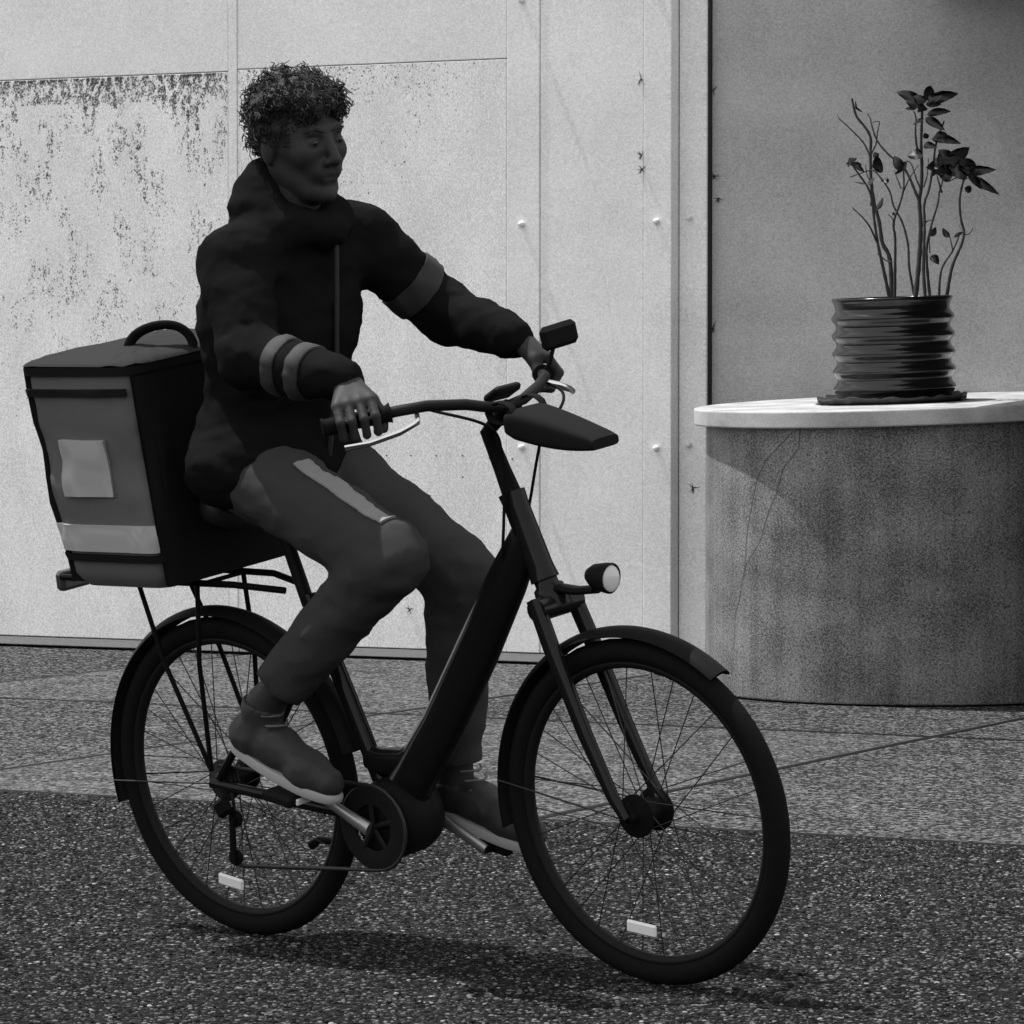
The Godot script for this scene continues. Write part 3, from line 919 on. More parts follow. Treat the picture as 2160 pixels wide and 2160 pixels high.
func wheel(called: String, parent: Node, hub: Vector3, phase: float, hub_r: float, refl: float, m: Dictionary):
	var w := group_node(called, parent, Transform3D(Basis.IDENTITY, hub))
	# tyre
	var mb := MB.new(); var rows := []
	for i in 97:
		var a := TAU * i / 96.0
		var d := V(cos(a), sin(a), 0)
		var row := PackedVector3Array()
		for k in 16:
			var t := TAU * k / 16.0
			var rr := 0.0245
			if absf(sin(t)) < 0.3 and cos(t) > 0.6 and (i % 2 == 0): rr += 0.0012
			row.append(d * (0.3265 + rr * cos(t)) + V(0, 0, 0.0225 * sin(t)))
		rows.append(row)
	mb.loft(rows, true)
	part("tyre", mb, m.rubber, w)
	# rim
	mb = MB.new(); rows = []
	var sec := [[0.3105, 0.0130], [0.300, 0.0125], [0.2925, 0.006], [0.2915, 0.0], [0.2925, -0.006], [0.300, -0.0125], [0.3105, -0.0130], [0.305, 0.0]]
	for i in 97:
		var a := TAU * i / 96.0
		var row := PackedVector3Array()
		for s in sec: row.append(V(cos(a) * s[0], sin(a) * s[0], s[1]))
		rows.append(row)
	mb.loft(rows, true)
	part("rim", mb, m.alloy_dark, w)
	# hub
	mb = MB.new()
	var rx := Transform3D(Basis(V(1, 0, 0), PI / 2), Vector3.ZERO)
	mb.lathe([Vector2(0.0001, -0.058), Vector2(0.009, -0.058), Vector2(0.009, -0.036), Vector2(hub_r, -0.034), Vector2(hub_r, -0.029), Vector2(hub_r * 0.62, -0.024), Vector2(hub_r * 0.62, 0.024), Vector2(hub_r, 0.029), Vector2(hub_r, 0.034), Vector2(0.009, 0.036), Vector2(0.009, 0.058), Vector2(0.0001, 0.058)], 28, rx)
	part("hub", mb, m.black, w)
	# spokes: two shapes, each turned round the hub
	var sm := []
	for sgn in [1.0, -1.0]:
		for cross in [1.0, -1.0]:
			mb = MB.new()
			var a0: float = cross * 0.85
			mb.tube(PackedVector3Array([V(cos(a0) * hub_r * 0.93, sin(a0) * hub_r * 0.93, 0.031 * sgn), V(0.2935, 0, 0.002 * sgn)]), 0.0013, 5, false)
			sm.append(mb.mesh(m.steel))
	for i in 32:
		inst("spoke", sm[i % 4], w, Transform3D(Basis(V(0, 0, 1), phase + TAU * i / 32.0), Vector3.ZERO))
	# reflector between the spokes
	mb = MB.new()
	mb.bevel_box(V(0.075, 0.026, 0.009), 0.004, Transform3D(Basis(V(0, 0, 1), refl + PI / 2), V(cos(refl) * 0.235, sin(refl) * 0.235, 0.022)))
	part("reflector", mb, m.reflect, w, "white spoke reflector")

func build_bicycle():
	var m := {}
	m.rubber = mat(0.008, 0.75); m.black = mat(0.007, 0.45); m.frame = mat(0.007, 0.4)
	for k in m: m[k].metallic_specular = 0.12
	m.frame.clearcoat_enabled = true; m.frame.clearcoat = 0.3; m.frame.clearcoat_roughness = 0.12
	m.silver = mat(0.35, 0.35, 0.8); m.alloy_dark = mat(0.010, 0.5); m.alloy_dark.metallic_specular = 0.2; m.steel = mat(0.015, 0.5, 0.3); m.chrome = mat(0.65, 0.18, 1.0)
	m.reflect = mat(0.75, 0.3); m.plastic = mat(0.009, 0.5); m.plastic.metallic_specular = 0.12
	m.rubber.normal_enabled = true; m.rubber.normal_texture = grain_nrm; m.rubber.uv1_triplanar = true; m.rubber.uv1_scale = V(8, 8, 8); m.rubber.normal_scale = 0.4
	var b := thing("bicycle", "black step-through electric bicycle leaning into a turn under its rider", "bicycle", bike_xf)
	var RH := V(0, 0.352, 0); var FH := V(1.138, 0.352, 0); var BB := V(0.46, 0.29, 0)
	wheel("rear_wheel", b, RH, 0.1, 0.036, deg_to_rad(-99), m)
	wheel("front_wheel", b, FH, 0.03, 0.044, deg_to_rad(-96), m)
	var mb: MB
	# ---- frame
	var fr := group_node("frame", b)
	mb = MB.new()
	var hd := V(-0.35, 0.937, 0).normalized()
	var ht := V(0.876, 0.99, 0); var hb := V(0.940, 0.815, 0)
	mb.tube(PackedVector3Array([hb, hb.lerp(ht, 0.15), hb.lerp(ht, 0.85), ht]), [0.030, 0.027, 0.026, 0.028], 20)
	part("head_tube", mb, m.frame, fr)
	mb = MB.new()
	mb.tube(PackedVector3Array([V(0.905, 0.905, 0), V(0.84, 0.81, 0), V(0.74, 0.665, 0), V(0.62, 0.50, 0), V(0.53, 0.395, 0), V(0.47, 0.32, 0)]), [0.036, 0.046, 0.050, 0.050, 0.050, 0.055], 20, true, 0.72)
	part("down_tube", mb, m.frame, fr)
	mb = MB.new()
	mb.tube(PackedVector3Array([V(0.66, 0.55, 0), V(0.58, 0.455, 0), V(0.51, 0.415, 0), V(0.44, 0.41, 0), V(0.40, 0.42, 0)]), [0.026, 0.032, 0.034, 0.032, 0.026], 16, true, 0.8)
	part("step_brace", mb, m.frame, fr)
	mb = MB.new()
	mb.tube(PackedVector3Array([BB + V(-0.01, 0.02, 0), V(0.36, 0.545, 0), V(0.275, 0.76, 0)]), 0.0185, 16)
	part("seat_tube", mb, m.frame, fr)
	for s in [-1.0, 1.0]:
		mb = MB.new()
		mb.tube(PackedVector3Array([BB + V(-0.03, 0.01, 0.03 * s), V(0.30, 0.315, 0.048 * s), V(0.1, 0.34, 0.062 * s), RH + V(-0.012, 0, 0.066 * s)]), [0.016, 0.014, 0.012, 0.011], 12)
		part("chain_stay", mb, m.frame, fr)
		mb = MB.new()
		mb.tube(PackedVector3Array([V(0.30, 0.70, 0.018 * s), V(0.22, 0.62, 0.045 * s), RH + V(0.012, 0.012, 0.066 * s)]), [0.010, 0.010, 0.009], 10)
		part("seat_stay", mb, m.frame, fr)
	mb = MB.new()
	mb.lathe([Vector2(0.0001, -0.062), Vector2(0.060, -0.062), Vector2(0.078, -0.052), Vector2(0.085, -0.03), Vector2(0.085, 0.03), Vector2(0.078, 0.052), Vector2(0.060, 0.062), Vector2(0.0001, 0.062)], 32, Transform3D(Basis(V(1, 0, 0), PI / 2), BB + V(0.01, 0.01, 0)))
	part("motor", mb, m.plastic, b)
	mb = MB.new()
	mb.tube(PackedVector3Array([V(0.275, 0.74, 0), V(0.225, 0.90, 0), V(0.216, 0.935, 0)]), 0.0145, 14)
	part("seat_post", mb, m.alloy_dark, b)
	# saddle
	var f := Field.new(V(0.02, 0.86, -0.14), V(0.42, 1.02, 0.14), 0.009)
	f.cap(V(0.09, 0.952, -0.055), V(0.09, 0.952, 0.055), 0.036, 0.036, 0.03)
	f.cap(V(0.10, 0.95, 0), V(0.22, 0.945, 0), 0.055, 0.034, 0.03)
	f.cap(V(0.22, 0.945, 0), V(0.345, 0.935, 0), 0.034, 0.020, 0.03)
	mb = MB.new(); f.to_mesh(mb)
	part("saddle", mb, mat(0.015, 0.55), b)
	# ---- fork, stem, bars
	mb = MB.new()
	mb.tube(PackedVector3Array([V(0.936, 0.826, 0), V(0.944, 0.805, 0), V(0.946, 0.80, 0), V(0.952, 0.785, 0), V(0.962, 0.758, 0)]), [0.024, 0.024, 0.031, 0.033, 0.036], 18)
	mb.tube(PackedVector3Array([V(0.962, 0.765, -0.062), V(0.962, 0.765, 0.062)]), 0.024, 14)
	for s in [-1.0, 1.0]:
		mb.tube(PackedVector3Array([V(0.955, 0.785, 0.055 * s), V(0.99, 0.69, 0.060 * s), V(1.055, 0.52, 0.062 * s), V(1.11, 0.395, 0.062 * s), FH + V(0.0, 0.0, 0.062 * s)]), [0.0175, 0.0175, 0.0155, 0.013, 0.011], 14)
	part("fork", mb, m.frame, b)
	mb = MB.new()
	mb.tube(PackedVector3Array([ht, ht + hd * 0.05, ht + hd * 0.13, V(0.875, 1.15, 0), V(0.895, 1.163, 0)]), [0.020, 0.017, 0.016, 0.017, 0.018], 16)
	part("stem", mb, m.black, b)
	mb = MB.new()
	var bar := PackedVector3Array()
	var half := [V(0.892, 1.165, 0), V(0.890, 1.170, 0.05), V(0.880, 1.186, 0.11), V(0.840, 1.195, 0.18), V(0.795, 1.191, 0.225), V(0.745, 1.183, 0.28), V(0.70, 1.176, 0.33)]
	for i in range(half.size() - 1, 0, -1): bar.append(V(half[i].x, half[i].y, -half[i].z))
	for q in half: bar.append(q)
	mb.tube(bar, 0.0112, 12)
	part("handlebar", mb, m.alloy_dark, b)
	for s in [-1.0, 1.0]:
		mb = MB.new()
		var g0 := V(0.79, 1.190, 0.231 * s); var g1 := V(0.698, 1.1755, 0.333 * s)
		var pts := PackedVector3Array(); var rr := []
		for i in 15:
			pts.append(g0.lerp(g1, i / 14.0)); rr.append(0.0165 + (0.0012 if i % 2 == 0 else 0.0) + (0.003 if i == 0 or i == 14 else 0.0))
		mb.tube(pts, rr, 14)
		part("grip", mb, m.rubber, b)
		mb = MB.new()
		mb.tube(PackedVector3Array([V(0.825, 1.178, 0.195 * s), V(0.845, 1.170, 0.215 * s), V(0.835, 1.155, 0.26 * s), V(0.800, 1.142, 0.31 * s), V(0.765, 1.138, 0.345 * s)]), [0.009, 0.008, 0.0065, 0.006, 0.0075], 8, true, 0.6)
		part("brake_lever", mb, m.chrome, b)
	# cables looping from the bars to the frame
	for q in [[0.012, 0.10, 0.0], [-0.012, -0.10, 0.02]]:
		mb = MB.new()
		var cv := Curve3D.new()
		cv.add_point(V(0.84, 1.185, q[1] * 1.7), Vector3.ZERO, V(0.10, -0.02, 0))
		cv.add_point(V(0.905 + q[2], 1.09, q[1] * 0.5), V(0.03, 0.06, q[1] * 0.3), V(-0.01, -0.06, -q[1] * 0.2))
		cv.add_point(V(0.855, 0.85, q[0] * 2.3), V(0.03, 0.10, q[0] * 1.0), Vector3.ZERO)
		mb.tube(cv.tessellate(4, 3), 0.0032, 7)
		part("cable", mb, m.rubber, b)
	# mirror on the left grip
	var mi := group_node("mirror", b)
	mb = MB.new()
	mb.tube(PackedVector3Array([V(0.80, 1.192, -0.222), V(0.815, 1.215, -0.228), V(0.822, 1.25, -0.238)]), 0.0045, 8)
	part("mirror_stalk", mb, m.black, mi)
	mb = MB.new()
	mb.bevel_box(V(0.022, 0.050, 0.085), 0.009, Transform3D(Basis(V(0, 1, 0), -0.35) * Basis(V(1, 0, 0), 0.12), V(0.826, 1.268, -0.252)))
	part("mirror_housing", mb, m.plastic, mi)
	# display and bell
	mb = MB.new()
	mb.bevel_box(V(0.05, 0.016, 0.075), 0.006, Transform3D(Basis(V(0, 0, 1), 0.5), V(0.885, 1.193, 0.005)))
	part("display", mb, m.plastic, b)
	# ---- mudguards
	part("rear_mudguard", fender(RH, 0.377, 12, 192, 0.062), m.plastic, b)
	part("front_mudguard", fender(FH, 0.377, 52, 188, 0.062), m.plastic, b)
	for q in [[RH, 192.0], [FH, 180.0]]:
		for s in [-1.0, 1.0]:
			mb = MB.new()
			var a := deg_to_rad(q[1] - 8.0)
			mb.tube(PackedVector3Array([q[0] + V(0, 0, 0.066 * s), q[0] + V(cos(a) * 0.36, sin(a) * 0.36, 0.031 * s)]), 0.0022, 6)
			part("mudguard_stay", mb, m.steel, b)
	# ---- front lamp on its arm
	var la := group_node("front_lamp", b)
	mb = MB.new()
	mb.tube(PackedVector3Array([V(0.965, 0.80, 0), V(1.02, 0.795, 0), V(1.075, 0.80, 0)]), 0.009, 8, true, 2.2)
	part("lamp_arm", mb, m.black, la)
	mb = MB.new()
	mb.lathe([Vector2(0.0001, -0.03), Vector2(0.014, -0.03), Vector2(0.024, -0.015), Vector2(0.030, 0.012), Vector2(0.031, 0.026), Vector2(0.028, 0.028)], 20, Transform3D(Basis(V(0, 0, 1), -PI / 2 - 0.1), V(1.085, 0.825, 0)))
	part("lamp_housing", mb, m.plastic, la)
	mb = MB.new()
	mb.ball(V(1.111, 0.8225, 0), V(0.006, 0.027, 0.027), 16, 8)
	part("lamp_lens", mb, mat(0.5, 0.15), la)
	# ---- drivetrain
	mb = MB.new()
	var cz := 0.045
	var cr := BB + V(0, 0, 0.075)
	mb.lathe([Vector2(0.05, -0.003), Vector2(0.088, -0.003), Vector2(0.092, 0.0), Vector2(0.088, 0.003), Vector2(0.05, 0.003), Vector2(0.05, -0.003)], 44, Transform3D(Basis(V(1, 0, 0), PI / 2), cr))
	for i in 5:
		var a := TAU * i / 5.0 + 0.3
		mb.tube(PackedVector3Array([cr, cr + V(cos(a), sin(a), 0) * 0.06]), 0.007, 6, true, 0.6)
	part("chainring", mb, m.alloy_dark, b)
	mb = MB.new()
	for i in 5:
		var rr := 0.022 + 0.006 * i
		mb.lathe([Vector2(0.012, -0.001), Vector2(rr, -0.001), Vector2(rr, 0.001), Vector2(0.012, 0.001)], 28, Transform3D(Basis(V(1, 0, 0), PI / 2), RH + V(0, 0, 0.056 - 0.004 * i)))
	part("cassette", mb, m.steel, b)
	mb = MB.new()
	var ch := PackedVector3Array([RH + V(0.0, 0.035, 0.05), cr + V(0, 0.0905, -0.001)])
	for i in 13:
		var a := deg_to_rad(90 - 180.0 * i / 12.0); ch.append(cr + V(cos(a), sin(a), 0) * 0.0905)
	ch.append(V(0.035, 0.168, 0.05)); ch.append(V(0.012, 0.172, 0.05)); ch.append(V(0.004, 0.19, 0.05)); ch.append(V(0.018, 0.25, 0.05)); ch.append(V(0.03, 0.285, 0.05)); ch.append(V(0.028, 0.36, 0.05))
	mb.tube(ch, 0.0045, 6, true, 0.8)
	part("chain", mb, m.steel, b)
	mb = MB.new()
	mb.bevel_box(V(0.018, 0.105, 0.010), 0.004, Transform3D(Basis(V(0, 0, 1), -0.12), V(0.022, 0.225, 0.058)))
	mb.bevel_box(V(0.045, 0.04, 0.022), 0.008, Transform3D(Basis(V(0, 0, 1), 0.5), V(0.012, 0.30, 0.066)))
	for q in [V(0.03, 0.272, 0.05), V(0.016, 0.186, 0.05)]:
		mb.lathe([Vector2(0.0001, -0.004), Vector2(0.018, -0.004), Vector2(0.018, 0.004), Vector2(0.0001, 0.004)], 14, Transform3D(Basis(V(1, 0, 0), PI / 2), q))
	part("derailleur", mb, m.black, b)
	var pr := V(0.31, 0.37, 0); var plf := V(0.61, 0.21, 0)
	for q in [[pr, 1.0], [plf, -1.0]]:
		var s: float = q[1]
		mb = MB.new()
		mb.tube(PackedVector3Array([BB + V(0, 0, 0.088 * s), BB.lerp(q[0], 0.5) + V(0, 0, 0.094 * s), q[0] + V(0, 0, 0.098 * s)]), [0.017, 0.012, 0.013], 10, true, 0.6)
		part("crank_arm", mb, m.silver, b)
		mb = MB.new()
		mb.tube(PackedVector3Array([q[0] + V(0, 0, 0.095 * s), q[0] + V(0, 0, 0.115 * s)]), 0.008, 8)
		mb.bevel_box(V(0.085, 0.022, 0.088), 0.006, Transform3D(Basis(V(0, 0, 1), -0.18), q[0] + V(0, 0, 0.158 * s)))
		var pd := part("pedal", mb, m.plastic, b)
		for e in [-1.0, 1.0]:
			mb = MB.new()
			mb.bevel_box(V(0.006, 0.014, 0.05), 0.002, Transform3D(Basis(V(0, 0, 1), -0.18), q[0] + Basis(V(0, 0, 1), -0.18) * V(0.044 * e, 0, 0.158 * s)))
			part("pedal_reflector", mb, m.reflect, pd)
	# ---- carrier
	var ca := group_node("carrier", b)
	mb = MB.new()
	for s in [-1.0, 1.0]:
		mb.tube(PackedVector3Array([V(0.24, 0.775, 0.03 * s), V(0.12, 0.79, 0.062 * s), V(-0.10, 0.792, 0.07 * s), V(-0.40, 0.792, 0.07 * s), V(-0.425, 0.79, 0.05 * s), V(-0.43, 0.788, 0)]), 0.0075, 8)
	part("carrier_frame", mb, m.black, ca)
	for i in 5:
		mb = MB.new()
		var x := 0.04 - 0.10 * i
		mb.tube(PackedVector3Array([V(x, 0.792, -0.07), V(x, 0.792, 0.07)]), 0.005, 6)
		part("cross_bar", mb, m.black, ca)
	for s in [-1.0, 1.0]:
		for x in [0.02, -0.16]:
			mb = MB.new()
			mb.tube(PackedVector3Array([V(x, 0.785, 0.07 * s), V(x * 0.6, 0.62, 0.084 * s), RH + V(0.0, 0.03, 0.075 * s)]), 0.0055, 7)
			part("carrier_stay", mb, m.black, ca)
	mb = MB.new()
	mb.bevel_box(V(0.03, 0.045, 0.09), 0.008, Transform3D(Basis.IDENTITY, V(-0.442, 0.775, 0)))
	part("rear_lamp", mb, mat(0.05, 0.25), ca)
	# prop stand folded along the chain stay
	mb = MB.new()
	mb.tube(PackedVector3Array([V(0.42, 0.235, -0.03), V(0.40, 0.205, -0.06), V(0.14, 0.20, -0.085), V(0.11, 0.185, -0.09)]), [0.011, 0.009, 0.008, 0.011], 8)
	part("prop_stand", mb, m.black, b)

# ================================================================ BAGS
func build_bags():
	var m := cloth(0.11, 0.10, 0.5); var dk := cloth(0.012, 0.08, 0.5); var lt := mat(0.36, 0.5); var lg := mat(0.30, 0.7)
	var bag := thing("carrier_bag", "large tapered grey delivery bag with pale stripe on the rear carrier", "bag", bike_xf)
	var nz := noise(71, 2.2, 3)
	# surface of the bag: v up 0..1, w round the outline 0..1
	var rz := ridged(73)
	var surf := func(v: float, w: float, off: float) -> Vector3:
		var y := lerpf(0.803, 1.285, v)
		var hf := lerpf(0.146, 0.165, v); var hl := lerpf(0.198, 0.222, v)
		var cf := lerpf(-0.085, -0.115, v)
		var t := TAU * w
		var e := 0.22
		var c := cos(t); var s := sin(t)
		var px := signf(c) * pow(absf(c), e); var pz := signf(s) * pow(absf(s), e)
		var bl := 1.0 + 0.035 * sin(PI * v)
		var q := V(cf + px * (hf * bl + off), y, pz * (hl * bl + off))
		var nn := nz.get_noise_3d(q.x * 2.4, q.y * 2.0, q.z * 2.4) * 0.016 * sin(PI * clampf(v, 0.03, 0.97))
		nn += rz.get_noise_3d(q.x * 7.0, q.y * 5.0, q.z * 7.0) * 0.0045 * sin(PI * clampf(v, 0.05, 0.95))
		return q + V(px, 0, pz) * nn
	var mb := MB.new(); var rows := []
	for i in 33:
		var v := i / 32.0
		var row := PackedVector3Array()
		for k in 128:
			var t := k / 128.0
			# spread samples so that corners get enough of them
			var sh := 0.0
			if v < 0.05: sh = -0.018 * (0.05 - v) / 0.05
			if v > 0.96: sh = -0.014 * (v - 0.96) / 0.04
			row.append(surf.call(v, t, sh))
		rows.append(row)
	mb.loft(rows, true, true, true)
	part("bag_body", mb, m, bag)
	var band := func(v0: float, v1: float, w0: float, w1: float, off: float) -> MB:
		var b := MB.new(); var rr := []
		for i in 9:
			var row := PackedVector3Array()
			for k in 65: row.append(surf.call(lerpf(v0, v1, i / 8.0), lerpf(w0, w1, k / 64.0), off))
			rr.append(row)
		var r2 := []
		for row in rr:
			var q: PackedVector3Array = row.duplicate()
			r2.append(q)
		b.loft(rr, false)
		# edges back to the cloth
		var e0 := PackedVector3Array(); var e1 := PackedVector3Array()
		for k in 65:
			e0.append(surf.call(v0, lerpf(w0, w1, k / 64.0), off - 0.016)); e1.append(surf.call(v1, lerpf(w0, w1, k / 64.0), off - 0.016))
		b.loft([rr[0], e0], false); b.loft([e1, rr[8]], false)
		var f0 := PackedVector3Array(); var f1 := PackedVector3Array(); var f2 := PackedVector3Array(); var f3 := PackedVector3Array()
		for i in 9:
			f0.append(rr[i][0]); f1.append(surf.call(lerpf(v0, v1, i / 8.0), w0, off - 0.016))
			f2.append(rr[i][64]); f3.append(surf.call(lerpf(v0, v1, i / 8.0), w1, off - 0.016))
		b.loft([f1, f0], false); b.loft([f2, f3], false)
		return b
	# w = 0.25 is the middle of the right-hand side; 0.125 the front corner, 0.375 the rear corner
	part("pale_stripe", band.call(0.17, 0.29, 0.128, 0.366, 0.010), lt, bag, "pale reflective stripe low on the bag")
	part("pale_patch", band.call(0.42, 0.67, 0.2485, 0.2550, 0.010), lg, bag, "faded pale print on the bag side")
	part("webbing_strap", band.call(0.865, 0.895, 0.165, 0.345, 0.011), dk, bag)
	part("webbing_strap", band.call(0.125, 0.155, 0.10, 0.40, 0.011), dk, bag)
	part("corner_piping", band.call(0.02, 0.985, 0.366, 0.392, 0.010), dk, bag)
	part("corner_piping", band.call(0.02, 0.955, 0.122, 0.130, 0.010), dk, bag)
	part("front_panel", band.call(0.01, 0.955, -0.122, 0.122, 0.006), dk, bag)
	part("zip_band", band.call(0.955, 0.992, 0.0, 1.0, 0.009), dk, bag)
	# lid with soft bulge
	mb = MB.new(); rows = []
	for i in 9:
		var f := i / 8.0
		var row := PackedVector3Array()
		for k in 96:
			var q: Vector3 = surf.call(0.985, k / 96.0, 0.010)
			var c := V(-0.115, q.y, 0)
			var p := c + (q - c) * cos(f * PI * 0.5) * 1.0
			p.y = 1.283 + 0.026 * sin(f * PI * 0.5) + 0.006 * nz.get_noise_3d(p.x * 9, 0, p.z * 9)
			row.append(p)
		rows.append(row)
	mb.loft(rows, true)
	part("lid", mb, cloth(0.03, 0.1, 0.5), bag)
	mb = MB.new()
	var hcv := Curve3D.new()
	hcv.add_point(V(-0.07, 1.300, 0.10), Vector3.ZERO, V(0.0, 0.03, -0.01)); hcv.add_point(V(0.0, 1.345, 0.06), V(-0.03, 0, 0.02), V(0.03, 0, -0.02)); hcv.add_point(V(0.045, 1.295, 0.02), V(0, 0.03, 0.005), Vector3.ZERO)
	mb.tube(hcv.tessellate(5, 3), 0.0085, 8, true, 1.6)
	part("carry_handle", mb, dk, bag)
	# small bag on the handlebar
	var hbag := thing("handlebar_bag", "small black wedge-shaped bag hanging from the handlebar", "bag", bike_xf)
	mb = MB.new(); rows = []
	for i in 15:
		var t := i / 14.0
		var x := lerpf(0.930, 1.135, t)
		var ytop := lerpf(1.168, 1.108, pow(t, 1.3)); var ybot := lerpf(1.105, 1.085, t) - 0.012 * sin(PI * t * 0.9)
		if i == 0 or i == 14:
			var mid := (ytop + ybot) * 0.5
			ytop = lerpf(mid, ytop, 0.8); ybot = lerpf(mid, ybot, 0.8)
		var hz := 0.062 - 0.022 * t
		var row := PackedVector3Array()
		for k in 28:
			var a := TAU * k / 28.0
			var c := cos(a); var s := sin(a)
			row.append(V(x, (ytop + ybot) * 0.5 + signf(s) * pow(absf(s), 0.5) * (ytop - ybot) * 0.5, signf(c) * pow(absf(c), 0.5) * hz))
		rows.append(row)
	mb.loft(rows, true, true, true)
	part("bag_body", mb, cloth(0.014, 0.08, 0.5), hbag)
	for s in [-1.0, 1.0]:
		mb = MB.new()
		var pts := PackedVector3Array()
		for i in 13:
			var a := TAU * i / 12.0
			pts.append(V(0.912 + 0.034 * cos(a), 1.158 + 0.022 * sin(a), 0.045 * s))
		mb.tube(pts, 0.0035, 6, false, 3.0)
		part("strap", mb, dk, hbag)

# ================================================================ PERSON
func build_person():
	var pn := thing("person", "cyclist in a dark hooded jacket and loose trousers riding the bicycle", "person", bike_xf)
	var skin := mat(0.028, 0.6); skin.metallic_specular = 0.3; skin.normal_enabled = true; skin.normal_texture = grain_nrm; skin.uv1_triplanar = true; skin.uv1_scale = V(9, 9, 9); skin.normal_scale = 0.35; skin.subsurf_scatter_enabled = true; skin.subsurf_scatter_strength = 0.1
	# joints (forward, up, right)
	var hipR := V(0.235, 1.045, 0.082); var hipL := V(0.235, 1.045, -0.082)
	var kneR := V(0.640, 0.875, 0.125); var kneL := V(0.605, 0.79, -0.12)
	var ankR := V(0.250, 0.558, 0.138); var ankL := V(0.505, 0.345, -0.14)
	var shR := V(0.355, 1.485, 0.18); var shL := V(0.375, 1.485, -0.18)
	var elR := V(0.445, 1.305, 0.255); var elL := V(0.450, 1.305, -0.335)
	var gR := V(0.745, 1.183, 0.281); var gL := V(0.745, 1.183, -0.281)
	var hb := {}
	for s in [1.0, -1.0]:
		var g: Vector3 = gR if s > 0 else gL
		var a := (V(0.698, 1.1755, 0.333 * s) - V(0.79, 1.190, 0.231 * s)).normalized()   # outboard
		var el: Vector3 = elR if s > 0 else elL
		var b := (el + V(0, 0.03, 0) - g).normalized()
		b = (b - a * b.dot(a)).normalized()
		var c: Vector3 = a.cross(b) * s
		if c.y < 0: c = -c
		hb[s] = [g, a, b, c]
	var wrR: Vector3 = gR + hb[1.0][2] * 0.088 + hb[1.0][3] * 0.026
	var wrL: Vector3 = gL + hb[-1.0][2] * 0.088 + hb[-1.0][3] * 0.026
	var hc := V(0.405, 1.705, 0.0)         # head centre
	var hbas := Basis(V(0, 1, 0), -0.16) * Basis(V(0, 0, 1), -0.10)
	var H := func(x: float, y: float, z: float) -> Vector3: return hc + hbas * V(x, y, z)
	# ---- body: one skin surface
	var mb := MB.new()
	var f := Field.new(V(-0.02, 0.28, -0.46), V(0.80, 1.66, 0.42), 0.014)
	f.ell(V(0.21, 1.06, 0), V(0.11, 0.11, 0.14), 0.04)
	f.cap(V(0.22, 1.08, 0), V(0.31, 1.40, 0), 0.10, 0.12, 0.05)
	f.cap(shL, shR, 0.055, 0.055, 0.05)
	f.cap(V(0.35, 1.50, 0), V(0.39, 1.645, 0), 0.058, 0.055, 0.04)
	for q in [[hipR, kneR, ankR], [hipL, kneL, ankL]]:
		f.cap(q[0], q[1], 0.078, 0.052, 0.03); f.cap(q[1], q[2], 0.050, 0.036, 0.03)
		f.cap(q[2], q[2] + V(-0.012, -0.05, 0), 0.036, 0.032, 0.02)
	for q in [[shR, elR, wrR], [shL, elL, wrL]]:
		f.cap(q[0], q[1], 0.048, 0.038, 0.03); f.cap(q[1], q[2], 0.038, 0.028, 0.03)
	f.to_mesh(mb)
	# head, fine grid
	f = Field.new(hc - V(0.15, 0.17, 0.12), hc + V(0.15, 0.15, 0.12), 0.0042)
	f.ell(H.call(-0.012, 0.03, 0), V(0.098, 0.092, 0.077), 0.02, hbas)
	f.cap(H.call(0.04, -0.01, 0), H.call(0.050, -0.080, 0), 0.060, 0.036, 0.025)
	for s in [-1.0, 1.0]:
		f.cap(H.call(-0.005, -0.04, 0.050 * s), H.call(0.058, -0.086, 0.020 * s), 0.019, 0.020, 0.02)
		f.ell(H.call(0.066, -0.012, 0.040 * s), V(0.024, 0.022, 0.020), 0.02, hbas)
		f.ell(H.call(-0.008, -0.002, 0.077 * s), V(0.020, 0.033, 0.009), 0.006, hbas)
	f.cap(H.call(0.082, 0.036, -0.032), H.call(0.082, 0.036, 0.032), 0.013, 0.013, 0.012)
	for s in [-1.0, 1.0]:
		f.ell(H.call(0.099, 0.014, 0.032 * s), V(0.014, 0.011, 0.015), 0.010, hbas, true)
		f.ell(H.call(0.082, 0.013, 0.031 * s), V(0.0125, 0.0115, 0.014), 0.003, hbas)
	f.cap(H.call(0.094, 0.018, 0), H.call(0.117, -0.022, 0), 0.0085, 0.012, 0.010)
	for s in [-1.0, 1.0]: f.ell(H.call(0.104, -0.027, 0.012 * s), V(0.011, 0.008, 0.008), 0.006, hbas)
	f.cap(H.call(0.090, -0.053, -0.016), H.call(0.090, -0.053, 0.016), 0.0065, 0.0065, 0.010)
	f.cap(H.call(0.080, -0.045, -0.02), H.call(0.080, -0.045, 0.02), 0.016, 0.016, 0.02)
	f.cap(H.call(0.088, -0.065, -0.012), H.call(0.088, -0.065, 0.012), 0.0075, 0.0075, 0.010)
	f.cap(H.call(0.099, -0.0595, -0.020), H.call(0.099, -0.0595, 0.020), 0.0022, 0.0022, 0.003, true)
	f.ell(H.call(0.080, -0.096, 0), V(0.020, 0.017, 0.020), 0.016, hbas)
	f.cap(H.call(-0.03, -0.15, 0), H.call(-0.015, -0.05, 0), 0.058, 0.056, 0.03)
	f.to_mesh(mb)
